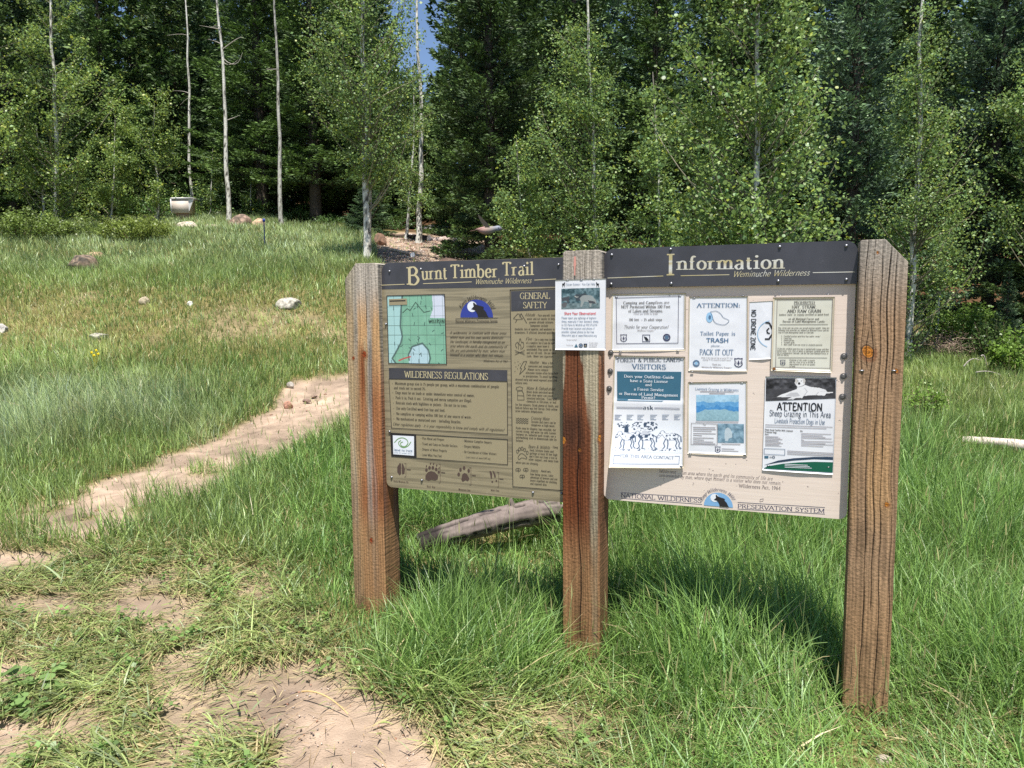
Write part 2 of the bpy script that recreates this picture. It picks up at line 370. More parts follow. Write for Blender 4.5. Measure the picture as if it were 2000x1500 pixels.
# ---- stroke lettering: cap height 10, drawn with a broad nib
GL = {
'A': (7.4, "L0 0 3.7 10 7.4 0;L1.4 3.6 6 3.6"), 'B': (6.6, "L1 0 1 10;C1 10 3.8 9.9 5.3 7.7 3.8 5.4 1 5.3;C1 5.3 4.3 5.2 6.1 2.7 4.3 .1 1 0"),
'C': (7.4, "C7 8 5.7 9.7 3.8 10 1.2 8 .5 5 1.2 2 3.9 0 6 .4 7.2 2"), 'D': (8, "L1 0 1 10;C1 10 4.2 9.9 6.8 8.2 7.5 5 6.7 1.7 4.2 .1 1 0"),
'E': (6.4, "L1 0 1 10;L1 10 5.8 10 5.8 8.4;L1 5.2 4.8 5.2;L1 0 6 0 6.2 1.7"), 'F': (6, "L1 0 1 10;L1 10 5.7 10 5.7 8.4;L1 5.2 4.7 5.2"),
'G': (8, "C7 8.2 5.7 9.8 3.8 10 1.2 8 .5 5 1.2 2 3.9 0 5.8 .2 7 1.2;L7 1 7 4.6;L5 4.6 7.6 4.6"), 'H': (8, "L1 0 1 10;L7 0 7 10;L1 5.1 7 5.1"),
'I': (3, "L1.5 0 1.5 10"), 'J': (4, "L2.6 10 2.6 1.5;C2.6 1.5 2.2 -.6 .6 -1"), 'K': (7.2, "L1 0 1 10;L6.4 10 1.2 4.6;L2.6 5.8 6.9 0"),
'L': (6, "L1 0 1 10;L1 0 5.6 0 5.9 1.9"), 'M': (9.4, "L1 0 1 10;L8.4 0 8.4 10;L1.2 10 4.7 1 8.2 10"), 'N': (8, "L1 0 1 10;L1 10 7 0;L7 0 7 10"),
'O': (8.4, "O4.2 10 1.3 8.3 .5 5 1.3 1.7 4.2 0 7.1 1.7 7.9 5 7.1 8.3"), 'P': (6.3, "L1 0 1 10;C1 10 4.2 9.9 5.8 7.4 4.2 4.8 1 4.7"),
'Q': (8.4, "O4.2 10 1.3 8.3 .5 5 1.3 1.7 4.2 0 7.1 1.7 7.9 5 7.1 8.3;L4.4 1.6 8 -1.6"), 'R': (7.1, "L1 0 1 10;C1 10 4 9.9 5.5 7.6 4 5.1 1 5;L3.4 5 6.9 0"),
'S': (6, "C5.2 8 4.4 9.6 2.8 10 .9 8.6 1.2 6.6 3.2 5.2 5.2 3.8 5.4 1.6 3.1 0 1.3 .5 .6 2.2"), 'T': (7, "L3.5 0 3.5 10;L.4 8.5 .4 10 6.6 10 6.6 8.5"),
'U': (7.8, "L1 10 1 3;C1 3 1.7 .6 3.9 0 6.1 .6 6.8 3;L6.8 3 6.8 10"), 'V': (7.2, "L0 10 3.6 0 7.2 10"), 'W': (10.4, "L0 10 2.7 0 5.2 9 7.7 0 10.4 10"),
'X': (7, "L.3 10 6.7 0;L6.7 10 .3 0"), 'Y': (7, "L.2 10 3.5 4.8 6.8 10;L3.5 4.8 3.5 0"), 'Z': (6.6, "L.6 8.6 .6 10 6 10 .4 0 6.2 0 6.2 1.6"),
'a': (5, "C.9 5.6 2.2 6.5 3.7 5.8 4 4.4;L4 4.6 4 .6 4.8 0;C4 3.8 1.6 3.3 .5 1.7 1.6 0 3 .3 4 1.4"), 'b': (5.6, "L1 10 1 .2;C1 5 3 6.5 4.9 5 5.1 3.1 4.6 .9 2.9 0 1 1"),
'c': (4.6, "C4.2 5.2 2.8 6.5 1 5.2 .5 3.2 1.1 .9 2.8 0 4.4 1.2"), 'd': (5.6, "L4.6 10 4.6 0;C4.6 5.2 2.8 6.5 1 5.1 .5 3.1 1 .9 2.7 0 4.6 1.2"),
'e': (4.8, "L.8 3.5 4.3 3.5;C4.3 3.5 4 5.7 2.5 6.5 .9 5.3 .5 3.1 1.1 .8 2.8 0 4.4 1.3"), 'f': (3.3, "C3.6 9.3 2.4 10 1.5 8.4 1.4 6.3;L1.4 6.5 1.4 0;L.2 6.2 2.9 6.2"),
'g': (5.2, "O2.5 6.4 1 5.3 1 3.3 2.5 2.2 4 3.3 4 5.3;C1.6 2.4 1 1.2 2.6 .5 4.7 -.6 4.2 -2.4 2.3 -3 .5 -1.9 1 -.4 2 .4;L3.8 6 5 6.3"),
'h': (5.8, "L1 10 1 0;C1 4.8 2.6 6.4 4.1 6.1 4.7 4.6;L4.7 4.8 4.7 0"), 'i': (2.6, "L1.3 6.3 1.3 0;D1.3 9"), 'j': (2.6, "L1.5 6.3 1.5 -1.4;C1.5 -1.4 1.2 -2.6 0 -2.9;D1.5 9"),
'k': (5.6, "L1 10 1 0;L4.7 6.2 1.2 2.8;L2.3 3.8 5.3 0"), 'l': (2.6, "L1.3 10 1.3 0"), 'm': (8.8, "L1 6.3 1 0;C1 4.8 2.4 6.4 3.8 6.1 4.4 4.6;L4.4 4.8 4.4 0;C4.4 4.8 5.8 6.4 7.2 6.1 7.8 4.6;L7.8 4.8 7.8 0"),
'n': (5.8, "L1 6.3 1 0;C1 4.8 2.6 6.4 4.1 6.1 4.7 4.6;L4.7 4.8 4.7 0"), 'o': (5.4, "O2.7 6.4 1 5.2 .5 3.2 1 1.1 2.7 0 4.4 1.1 4.9 3.2 4.4 5.2"),
'p': (5.6, "L1 6.3 1 -3;C1 5 3 6.5 4.9 5 5.1 3.1 4.6 .9 2.9 0 1 1"), 'q': (5.6, "L4.6 6.3 4.6 -3;C4.6 5.2 2.8 6.5 1 5.1 .5 3.1 1 .9 2.7 0 4.6 1.2"),
'r': (4, "L1 6.3 1 0;C1 4.6 2 6 3.7 6"), 's': (4.2, "C3.6 5.2 2.3 6.5 .9 5.4 1.2 4 3 2.9 3.7 1.6 2.4 0 .6 1.2"), 't': (3.4, "L1.3 8.2 1.3 1.4;C1.3 1.4 1.9 0 3.2 .6;L.1 6.2 3 6.2"),
'u': (5.8, "L1 6.3 1 1.9;C1 1.9 1.8 .1 3.4 .1 4.7 1.5;L4.7 6.3 4.7 0"), 'v': (5, "L.2 6.3 2.5 0 4.8 6.3"), 'w': (7.6, "L.2 6.3 2.1 0 3.8 5.6 5.5 0 7.4 6.3"),
'x': (5, "L.4 6.3 4.6 0;L4.6 6.3 .4 0"), 'y': (5, "L.2 6.3 2.6 .3;L4.8 6.3 2 -2 .7 -2.9"), 'z': (4.6, "L.5 6.2 4.1 6.2 .4 0 4.3 0"),
'0': (5.4, "O2.7 9.6 1 8 .5 4.8 1 1.6 2.7 0 4.4 1.6 4.9 4.8 4.4 8"), '1': (4, "L.8 8 2.2 9.6 2.2 0"), '2': (5.2, "C.7 7.6 1.3 9.3 2.8 9.6 4.4 7.6 3.6 4.6 .5 0;L.5 0 4.8 0"),
'3': (5.2, "C.8 8 2.6 9.6 4.2 7.6 2.4 5.1;C2.4 5.1 4.7 2.9 2.8 0 .6 1"), '4': (5.4, "L3.9 0 3.9 9.6 .4 2.8 5.2 2.8"), '5': (5.2, "L4.4 9.6 1.2 9.6 1 5.4;C1 5.4 3.4 5.8 4.7 3 3 .2 .7 .7"),
'6': (5.4, "C4.2 9.4 1.8 7.4 .7 3.2 2.6 0 4.8 2.6 3.2 5.4 1 4"), '7': (5, "L.5 9.6 4.7 9.6 1.8 0"), '8': (5.4, "O2.7 9.6 1.1 7.4 2.7 5.2 4.3 7.4;O2.7 5.2 .7 2.6 2.7 0 4.7 2.6"), '9': (5.4, "C1.2 .2 3.6 2.2 4.7 6.4 2.8 9.6 .6 7 2.2 4.2 4.4 5.6"),
'.': (2.4, "D1.2 .6"), ',': (2.4, "L1.5 .9 .8 -1.4"), ':': (2.6, "D1.3 .6;D1.3 5.2"), '!': (2.8, "L1.4 10 1.4 2.8;D1.4 .6"), '?': (4.8, "C.6 8 2.4 10 4.2 7.6 2.2 4.6 2.2 2.8;D2.2 .6"),
'-': (3.6, "L.5 3.3 3.1 3.3"), '_': (7, "L.3 3.5 6.7 3.5"), "'": (2, "L1 10 1 7.4"), '"': (3.6, "L1 10 1 7.6;L2.6 10 2.6 7.6"), '&': (8, "C7.6 4 5.4 .8 2.8 0 .6 2 1.6 4.6 4.4 7.2 4 9.4 2.6 9.9 1.6 8.2 3 5.6 7.6 0"),
'/': (4, "L0 -1 4 10"), '=': (5, "L.5 4.4 4.5 4.4;L.5 2.2 4.5 2.2"), '(': (3, "C2.6 10.4 .8 6 .8 2.6 2.6 -1.6"), ')': (3, "C.4 10.4 2.2 6 2.2 2.6 .4 -1.6"), '*': (3.6, "L1.8 9.8 1.8 6.6;L.5 9 3.1 7.4;L3.1 9 .5 7.4"),
'$': (5.4, "C4.6 7.6 2.8 8.8 .9 7 2.8 4.8 4.6 2.8 2.8 .8 .6 2;L2.7 10.4 2.7 -1"), '•': (4, "D1.6 3.6;D2 3.2;D1.7 3"), ' ': (3.6, ""),
}
def catmull(p, closed, k=5):
    p = np.asarray(p, float); n = len(p); out = []
    for i in range(n if closed else n - 1):
        a = p[(i - 1) % n] if closed or i > 0 else 2 * p[0] - p[1]
        b = p[i]; c = p[(i + 1) % n]
        d = p[(i + 2) % n] if closed or i < n - 2 else 2 * p[-1] - p[-2]
        for t in np.arange(k) / k:
            out.append(.5 * ((2 * b) + (c - a) * t + (2 * a - 5 * b + 4 * c - d) * t * t + (3 * b - a - 3 * c + d) * t ** 3))
    if not closed: out.append(p[-1])
    return np.array(out)
STY = {'serif': (1.2, .5, 1, 0), 'bold': (1.55, .62, 1, 0), 'sans': (1.1, .95, 0, 0), 'heavy': (1.9, 1.6, 0, 0), 'italic': (1.05, .45, .5, .24), 'script': (1.0, .62, 0, .36), 'thin': (.8, .7, 0, 0), 'slab': (1.4, .7, 1, 0)}
_gc = {}
def glyph(ch, sty):
    """list of (V(n,2), quads) in cap-10 units, with its advance"""
    if (ch, sty) in _gc: return _gc[(ch, sty)]
    thick, thin, ser, slant = STY[sty]
    wd, s = GL.get(ch, GL['-'])
    out = []
    def ribbon(P, closed=False):
        P = np.asarray(P, float)
        if closed: T = np.roll(P, -1, 0) - np.roll(P, 1, 0)
        else: T = np.gradient(P, axis=0)
        T = T / (np.linalg.norm(T, axis=1)[:, None] + 1e-9)
        wv = thin + (thick - thin) * np.abs(T[:, 1]) ** 1.3
        Nn = np.stack([-T[:, 1], T[:, 0]], -1) * wv[:, None] / 2
        V = np.vstack([P + Nn, P - Nn]); n = len(P)
        F = [(i, i + n, (i + 1) % n + n, (i + 1) % n) for i in range(n if closed else n - 1)]
        V[:, 0] += V[:, 1] * slant
        out.append((V, np.array(F)))
    for st in s.split(';'):
        if not st: continue
        a = np.array([float(x) for x in st[1:].split()]).reshape(-1, 2)
        if st[0] == 'D':
            r = max(thick, .9) * .62; x, y = a[0]
            an = np.arange(8) * math.pi / 4
            V = np.stack([x + r * np.cos(an), y + r * np.sin(an)], -1); V[:, 0] += V[:, 1] * slant
            out.append((V, np.array([(0, 1, 2, 3), (0, 3, 4, 7), (4, 5, 6, 7)])))
        elif st[0] == 'O': ribbon(catmull(a, True, 4), True)
        elif st[0] == 'C': ribbon(catmull(a, False, 4))
        else:
            for i in range(len(a) - 1):
                p, q = a[i].copy(), a[i + 1].copy(); ribbon([p, q])
            if ser:
                for i in (0, len(a) - 1):
                    p = a[i]; q = a[1] if i == 0 else a[-2]; dx, dy = p - q
                    if abs(dy) > 1.6 * abs(dx) and abs(dy) > 4 and (abs(p[1]) < .1 or p[1] in (10, 6.3, -3)):
                        hw = (1.5 if ser == 1 else 1.0) * (1.15 if sty == 'bold' else 1)
                        y = p[1] + (thin * .5 if p[1] <= 0 else -thin * .5)
                        if p[1] == 6.3: ribbon([(p[0] - hw, y - .25), (p[0] + .2, y)])
                        elif p[1] == 10 and ch in 'bdhkl': ribbon([(p[0] - hw, y - .25), (p[0] + .2, y)])
                        else: ribbon([(p[0] - hw, y), (p[0] + hw, y)])
    r = (wd + (1.2 if sty in ('bold', 'heavy') else .8), out)
    _gc[(ch, sty)] = r
    return r

class Draw:
    """prints on the plane n=n0 (photo pixels are unprojected onto the board's own plane, then everything lives in u,v)"""
    def __init__(self, n0, u0=0, v0=0, bulge=None):
        self.n0, self.u0, self.v0 = n0, u0, v0; self.b = bulge; self.mb = {}; self.k = 0
    def uv(self, px, py): return PX(px, py, self.n0)
    def ux(self, x, v, yg):
        u = self.uv(x, yg)[0]; return u
    def _add(self, V2, F, mat, lv, key):
        self.k = (self.k + 1) % 7
        V2 = np.asarray(V2, float)
        z = np.full(len(V2), lv * .0006 + self.k * .00001)
        if self.b is not None: z = z + self.b(V2[:, 0], V2[:, 1])
        V = np.stack([V2[:, 0] - self.u0, V2[:, 1] - self.v0, z], -1)
        m = self.mb.setdefault(key, (MB(), []))
        if mat not in m[1]: m[1].append(mat)
        m[0].add(V, F, (1, 1, 1), m[1].index(mat))
    def text(self, s, x0, y, x1, cap, sty='serif', mat=None, lv=2, key='lettering', y1=None):
        if cap < 9.6: cap *= .87
        u0, v0 = self.uv(x0, y); u1 = self.uv(x1, y if y1 is None else y1)[0]
        va = self.uv(x0, y - cap)[1]; h = va - v0
        dv = (self.uv(x1, y1)[1] - v0) if y1 is not None else 0
        self.tuv(s, u0, v0, u1, h, sty, mat, lv, key, dv)
    def tuv(self, s, u0, v0, u1, h, sty, mat, lv=2, key='lettering', dv=0):
        tot = sum(glyph(c, sty)[0] for c in s)
        sx = (u1 - u0) / tot; x = 0
        for c in s:
            adv, st = glyph(c, sty)
            for V, F in st:
                uu = u0 + (V[:, 0] + x) * sx
                W = np.stack([uu, v0 + V[:, 1] * h / 10 + (uu - u0) / (u1 - u0) * dv], -1)
                self._add(W, F, mat, lv, key)
            x += adv
    def arc(self, s, cx, cy, r, a0, a1, cap, sty, mat, key='lettering'):
        cu, cv = self.uv(cx, cy); R = self.uv(cx, cy - r)[1] - cv; h = self.uv(cx, cy - cap)[1] - cv
        tot = sum(glyph(c, sty)[0] for c in s); x = 0
        for c in s:
            adv, st = glyph(c, sty)
            for V, F in st:
                a = math.radians(a0) + (math.radians(a1) - math.radians(a0)) * (V[:, 0] + x) / tot
                rr = R + V[:, 1] * h / 10
                self._add(np.stack([cu + rr * np.cos(a), cv + rr * np.sin(a)], -1), F, mat, 2, key)
            x += adv
    def pts(self, P): return [self.uv(*p) for p in P]
    def poly(self, P, mat, lv=1, key='lettering', uv=False):
        Q = P if uv else self.pts(P)
        if len(Q) == 4 and self.b is not None:
            Q = np.array(Q); n = 39; a = np.linspace(0, 1, n + 1)
            A, B = np.meshgrid(a, a)
            V = (Q[0][None, None] * (1 - A)[..., None] + Q[1][None, None] * A[..., None]) * (1 - B)[..., None] + (Q[3][None, None] * (1 - A)[..., None] + Q[2][None, None] * A[..., None]) * B[..., None]
            i = np.arange(n)[:, None] * (n + 1); j = np.arange(n)[None]
            F = np.stack([i + j, i + j + 1, i + j + n + 2, i + j + n + 1], -1).reshape(-1, 4)[:, ::-1]
            self._add(V.reshape(-1, 2), F, mat, lv, key); return
        T = np.array([t for t in tessellate_polygon([[Vector((x, y, 0)) for x, y in Q]])]); Q = np.array(Q, float)
        if self.b is not None and np.ptp(Q[:, 0]) > .05:
            for _ in range(4):
                n = len(Q); M = np.concatenate([(Q[T[:, 0]] + Q[T[:, 1]]) / 2, (Q[T[:, 1]] + Q[T[:, 2]]) / 2, (Q[T[:, 2]] + Q[T[:, 0]]) / 2]); m = len(T); i = np.arange(m)
                a, b, c = n + i, n + m + i, n + 2 * m + i
                T = np.concatenate([np.stack([T[:, 0], a, c], -1), np.stack([a, T[:, 1], b], -1), np.stack([c, b, T[:, 2]], -1), np.stack([a, b, c], -1)]); Q = np.vstack([Q, M])
        self._add(Q, T, mat, lv, key)
    def line(self, P, wpx, mat, lv=2, key='lettering', closed=False, smooth=False, uv=False):
        Q = np.array(P if uv else self.pts(P))
        wd = wpx * (self.uv(P[0][0], P[0][1] - 1)[1] - self.uv(*P[0])[1]) if not uv else wpx
        if smooth: Q = catmull(Q, closed, 6)
        if closed: Q = np.vstack([Q, Q[:1]])
        for a, b in zip(Q[:-1], Q[1:]):
            t = b - a; L = np.hypot(*t)
            if L < 1e-7: continue
            t /= L; nn = np.array([-t[1], t[0]]) * wd / 2; e = t * wd * .3
            k = 1 if (self.b is None or L < .03) else int(L / .02)
            for i in range(k):
                p = a + (b - a) * i / k - (e if i == 0 else 0); q = a + (b - a) * (i + 1) / k + (e if i == k - 1 else 0)
                self._add([p + nn, p - nn, q - nn, q + nn], [(0, 1, 2, 3)], mat, lv, key)
    def disc(self, x, y, r, mat, lv=1, key='lettering', n=20, ry=None):
        u, v = self.uv(x, y); R = self.uv(x, y - r)[1] - v; Ry = R if ry is None else R * ry / r
        a = np.arange(n) * 2 * math.pi / n
        self.poly(np.stack([u + R * np.cos(a), v + Ry * np.sin(a)], -1).tolist(), mat, lv, key, uv=True)
    def ring(self, x, y, r, wd, mat, lv=2, key='lettering'):
        u, v = self.uv(x, y); R = self.uv(x, y - r)[1] - v; W = self.uv(x, y - wd)[1] - v
        a = np.linspace(0, 2 * math.pi, 25)
        self.line(np.stack([u + R * np.cos(a), v + R * np.sin(a)], -1), W, mat, lv, key, uv=True)
    def flush(self, parent, names=None):
        for k, (mb, mats) in self.mb.items():
            mb.build(k.split('#')[0], mats, parent)

# ------------------------------------------------------------------ timber posts
def post_color(u, v, w_, top, kind, knots, cracks, seed):
    wu = u.copy()
    for ku, kv, a, b in knots:
        dx = u - ku; dy = v - kv
        wu = wu - np.sign(dx) * a * .85 * np.exp(-(np.abs(dx) / (a * 2.3))) * np.exp(-(dy / (b * 2.8)) ** 2)
    wu = wu + (fbm(v * 1.7, u * 3, seed, 3) - .5) * .03
    wu = wu + (vn(v * 9, u * 22, seed + 4) - .5) * .003
    ring = (.5 + .5 * np.sin(wu * 420 + 15 * fbm(wu * 20, v * 1.1, seed + 9, 4))) * (.3 + .9 * fbm(wu * 60, v * 2.2, seed + 12, 3))
    fine = fbm(wu * 420, v * 9, seed + 1, 3)
    broad = fbm(wu * 26, v * 1.1, seed + 2, 3)
    saw = .5 + .5 * np.sin(v * 900 + u * 90 + 3 * vn(u * 50, v * 30, seed + 3))
    gray = s2l((184, 174, 162)); tan = s2l((196, 156, 112)); red = s2l((134, 72, 38)); brn = s2l((166, 128, 90)); olive = s2l((170, 158, 128)); dk = s2l((66, 40, 28))
    def mix(A, B, t): return A * (1 - t[..., None]) + B * t[..., None]
    d = top - v
    rag = (fbm(v * 5, u * 45, seed + 31, 4) - .5)
    if kind == 'left':
        C = mix(gray[None] * np.ones(u.shape + (1,)), tan * .95, sst(.08, .3, d) * sst(.38, .62, broad))
        C = mix(C, red * 1.2, sst(.35, .7, d) * sst(.0, .55, (u / w_ + .25) + (broad - .5) * 1.6) * .7)
        C = mix(C, olive, (1 - sst(.0, .30, np.abs(u / w_ + .38))) * .6)
        C = mix(C, olive * 1.15, np.exp(-((u - .012 + (v + .2) * .01) / .008) ** 2) * sst(.33, .42, d) * (1 - sst(.62, .75, d)) * .8)
        C = mix(C, red * .85, np.exp(-((u + .005) / .018) ** 2) * sst(.36, .44, d) * (1 - sst(.55, .75, d)) * .9)
        C = mix(C, red * .8, sst(.95, 1.15, d) * (1 - sst(1.2, 1.4, d)) * .35)
        C = mix(C, brn * 1.05, sst(1.15, 1.35, d) * .8)
    elif kind == 'mid':
        C = mix(gray[None] * np.ones(u.shape + (1,)), olive, sst(.2, .4, d) * .7)
        lx = u / w_
        wid = .18 + .5 * sst(.35, .85, d)
        C = mix(C, red * .72, sst(.25, .4, d) * (1 - sst(wid * .55, wid * .8, np.abs(lx + rag * .3 + .14 + .1 * (1 - sst(.3, .8, d))))) * .95)
        C = mix(C, dk, sst(.62, .75, d) * (1 - sst(.0, .22, lx + rag * .5 + .18 + (broad - .5) * .4)) * (1 - sst(.78, 1.0, d)) * .8)
        C = mix(C, red * .6, sst(.8, .95, d) * (1 - sst(-.05, .25, lx + rag * .4 + (broad - .5) * .3)) * (1 - sst(1.2, 1.5, d)) * .8)
        C = mix(C, red * 1.1, sst(.42, .46, lx) * sst(.3, .5, d) * .8)
        C = mix(C, brn * 1.05, sst(1.1, 1.4, d) * .7)
    else:
        C = mix(gray[None] * .82 * np.ones(u.shape + (1,)), brn, sst(.0, .35, d) * .8)
        C = mix(C, tan * .8, sst(.55, .8, d) * (1 - sst(.95, 1.15, d)) * sst(.4, .6, broad) * .8)
        C = mix(C, brn * 1.1, sst(1.2, 1.5, d) * .5)
    C = C * (.66 + .42 * ring + .5 * (fine - .5) + .6 * (broad - .5))[..., None]
    C = C * (1 - .10 * saw * vn(u * 30, v * 3, seed + 21))[..., None]; C = C * (1 - .3 * sst(.62, .8, fbm(u * 24, v * 4.5, seed + 22, 4)))[..., None]
    disp = (ring - .5) * .0014 + (fine - .5) * .0016 + (broad - .5) * .004
    for ku, kv, a, b in knots:
        ang = .5 if kind == 'right' else 0
        dx = (u - ku) * math.cos(ang) + (v - kv) * math.sin(ang); dy = -(u - ku) * math.sin(ang) + (v - kv) * math.cos(ang)
        r = np.hypot(dx / a, dy / b)
        kc = s2l((206, 132, 52)) if (kind != 'left') else s2l((160, 74, 36))
        kc = kc * (.8 + .35 * np.sin(r * 17))[..., None]
        C = mix(C, kc, 1 - sst(.82, .95, r)); C = mix(C, dk * .5, np.exp(-((r - 1.02) / .09) ** 2) * .9)
        C = mix(C, red * .9, np.exp(-((r - 1.35) / .3) ** 2) * .5 * (dy < 0))
        C = mix(C, dk * .3, np.exp(-((dx * .6 + dy * .8 + 0 * r) / .0016) ** 2) * (r < .9) * .8)
    for cu, v0, v1, cw in cracks:
        k = cu + (vn(v * 5, v * 0 + cu * 900, seed + 6) - .5) * .008 + (vn(v * 22, v * 0 + cu * 500, seed + 8) - .5) * .0015; cw = cw * (.5 + vn(v * 6, v * 0 + cu * 700, seed + 2))
        m = np.exp(-((wu - k) / cw) ** 2) * sst(v0, v0 + .06, v) * (1 - sst(v1 - .1, v1, v))
        C = mix(C, dk * .12, np.clip(m * 1.3, 0, 1)); disp = disp - m * .005
    return np.clip(C * KP, .004, .9), disp

def make_post(uc, n_front, wd, dp, vbot, vtop, kind, knots, cracks, seed, parent, cham):
    def top(u):
        t = np.full_like(u, vtop)
        if cham == 'l': t = t - np.clip((-wd / 2 + .062) - u, 0, 1) * 1.0 * (.075 / .062) - np.clip(u - wd / 2 + .012, 0, 1) * .5
        elif cham == 'r': t = t - np.clip(u - (wd / 2 - .078), 0, 1) * (.085 / .078) - np.clip(-wd / 2 + .006 - u, 0, 1) * .5
        else: t = t - np.clip(np.abs(u) - wd / 2 + .012, 0, 1) * .7
        return t
    nu, nv, nd = 96, 900, 22
    ub = np.linspace(-wd / 2, wd / 2, nu); db = np.linspace(0, -dp, nd)
    r = .006
    ring_u = np.concatenate([ub, np.full(nd - 2, wd / 2), ub[::-1], np.full(nd - 2, -wd / 2)])
    ring_n = np.concatenate([np.zeros(nu), db[1:-1], np.full(nu, -dp), db[1:-1][::-1]])
    side = np.concatenate([np.zeros(nu), np.ones(nd - 2), np.full(nu, 2), np.full(nd - 2, 3)])
    nr = len(ring_u)
    tt = np.linspace(0, 1, nv)
    Uq = np.broadcast_to(ring_u, (nv, nr)).copy(); Nq = np.broadcast_to(ring_n, (nv, nr)).copy()
    Vq = vbot + tt[:, None] * (top(ring_u) - vbot)[None]
    sd = np.broadcast_to(side, (nv, nr))
    lu = np.where((sd == 0) | (sd == 2), Uq, Nq + wd / 2 + .3)
    C, D = post_color(np.where(sd == 0, Uq, lu), Vq, wd, vtop, kind, knots, cracks, seed)
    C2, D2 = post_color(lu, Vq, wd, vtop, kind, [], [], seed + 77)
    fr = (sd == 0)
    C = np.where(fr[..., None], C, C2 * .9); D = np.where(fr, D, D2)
    # eased arrises
    eu = np.clip((np.abs(Uq) - (wd / 2 - r)) / r, 0, 1); en = np.clip((r - np.minimum(-Nq, dp + Nq)) / r, 0, 1)
    chip = (vn(Vq * 40, Uq * 0 + sd, seed) - .4) * .004
    Nn = Nq + np.where(sd == 0, D - eu * (.003 + chip * .5), 0); Uu = Uq + np.where(sd == 1, D - en * .002, 0) + np.where(sd == 3, -D + en * .002, 0)
    V = np.stack([Uu, Vq, Nn], -1).reshape(-1, 3)
    i = np.arange(nv - 1)[:, None] * nr; j = np.arange(nr)[None]; j2 = (j + 1) % nr
    F = np.stack([i + j, i + j2, i + j2 + nr, i + j + nr], -1).reshape(-1, 4)
    mb = MB(); mb.add(V, F, C.reshape(-1, 3))
    # top: strips from front to back at equal u
    tu = np.repeat(ub, 2); base = (nv - 1) * nr
    tf = [(base + a, base + a + 1, base + nu + nd - 2 + (nu - 2 - a), base + nu + nd - 2 + (nu - 1 - a)) for a in range(nu - 1)]
    mb.q.append(np.array(tf)); mb.qm.append(np.zeros(len(tf), int))
    o = mb.build('post', M_wood, parent)
    o.location = (uc, 0, n_front)
    return o

SIGN = empty('information_signboard', label='tall two-board trail information sign on three weathered timber posts', cat='signboard', mat=frame(0, 0, 0))
NF_L, NF = .035, .07
ul0, _ = PX(681, 800, NF_L); ul1, _ = PX(744, 800, NF_L)
um0, _ = PX(1099, 800, NF); um1, _ = PX(1173, 800, NF)
ur0, _ = PX(1668, 800, NF); ur1, _ = PX(1761, 800, NF)
vtl = PX(720, 514, NF_L)[1]; vtm = PX(1140, 489, NF)[1]; vtr = PX(1705, 468, NF)[1]
def kpx(px, py, uc, n, rx, ry):
    u, v = PX(px, py, n); return (u - uc, v, rx, ry)
ucl, ucm, ucr = (ul0 + ul1) / 2, (um0 + um1) / 2, (ur0 + ur1) / 2
print('posts', ul0, ul1, um0, um1, ur0, ur1, vtl, vtm, vtr)
make_post(ucl, NF_L, ul1 - ul0, .15, -1.75, vtl, 'left', [kpx(712, 692, ucl, NF_L, .011, .017), kpx(690, 699, ucl, NF_L, .007, .008), kpx(725, 1055, ucl, NF_L, .008, .013)],
          [(.02, -.12, .18, .0009), (-.03, -1.1, -.1, .0008), (.045, -1.2, -.3, .0007)], 11, SIGN, 'l')
make_post(ucm, NF, um1 - um0, .15, -1.85, vtm, 'mid', [kpx(1132, 879, ucm, NF, .006, .007), kpx(1101, 860, ucm, NF, .010, .017), kpx(1172, 856, ucm, NF, .010, .016), kpx(1131, 735, ucm, NF, .003, .004)],
          [(-.008, -1.5, .14, .0019), (-.045, -1.3, -.6, .0008), (.022, -.05, .26, .0012), (.05, -.02, .26, .0010), (-.04, -.02, .26, .001)], 23, SIGN, 'm')
make_post(ucr, NF, ur1 - ur0, .15, -1.95, vtr, 'right', [kpx(1695, 687, ucr, NF, .019, .026), kpx(1751, 724, ucr, NF, .006, .009), kpx(1732, 985, ucr, NF, .008, .009), kpx(1714, 493, ucr, NF, .004, .005)],
          [(-.055, -.3, .3, .0013), (-.03, -1.6, .3, .0013), (.0, -.5, .24, .0012), (.022, -1.7, .24, .0016), (.048, -.35, .22, .0017), (-.005, -1.2, -.4, .0013), (.058, -1.7, -.5, .0010)], 37, SIGN, 'r')

# staples left in the right post
M_steel = flat('steel', (150, 152, 158), .35, .5, .8)
M_dsteel = flat('dull_bolt_steel', (118, 116, 116), .45, .5, .7)
M_ribbon = flat('faded_orange_tape', (206, 146, 134), .6)
for x in (1683, 1746):
    u, v = PX(x, 724, NF); mb = MB(); mb.box(-.008, .008, -.0025, .0025, 0, .003)
    o = mb.build('staple', M_steel, SIGN); o.location = (u, v, NF)
def bolt(x, y, n, r, big=False):
    u, v = PX(x, y, n); mb = MB(); k = 6 if big else 12
    if big:
        a = np.arange(20) * math.pi / 10; rr = r * 1.35
        mb.tube([(0, 0, 0), (0, 0, .003)], rr, 20)
    prof = [(1, 0.003 if big else 0), (1, r * .5), (.8, r * .62)] if big else [(1, 0), (.92, r * .45), (.6, r * .85), (.2, r)]
    P = np.array([(0, 0, z) for _, z in prof]); mb.tube(P, [q * r for q, _ in prof], k)
    if big: mb.tube([(0, 0, r*.6), (0, 0, r * .95)], r * .5, 10)
    o = mb.build('bolt', M_dsteel if big else M_steel, SIGN, smooth=not big); o.location = (u, v, n)

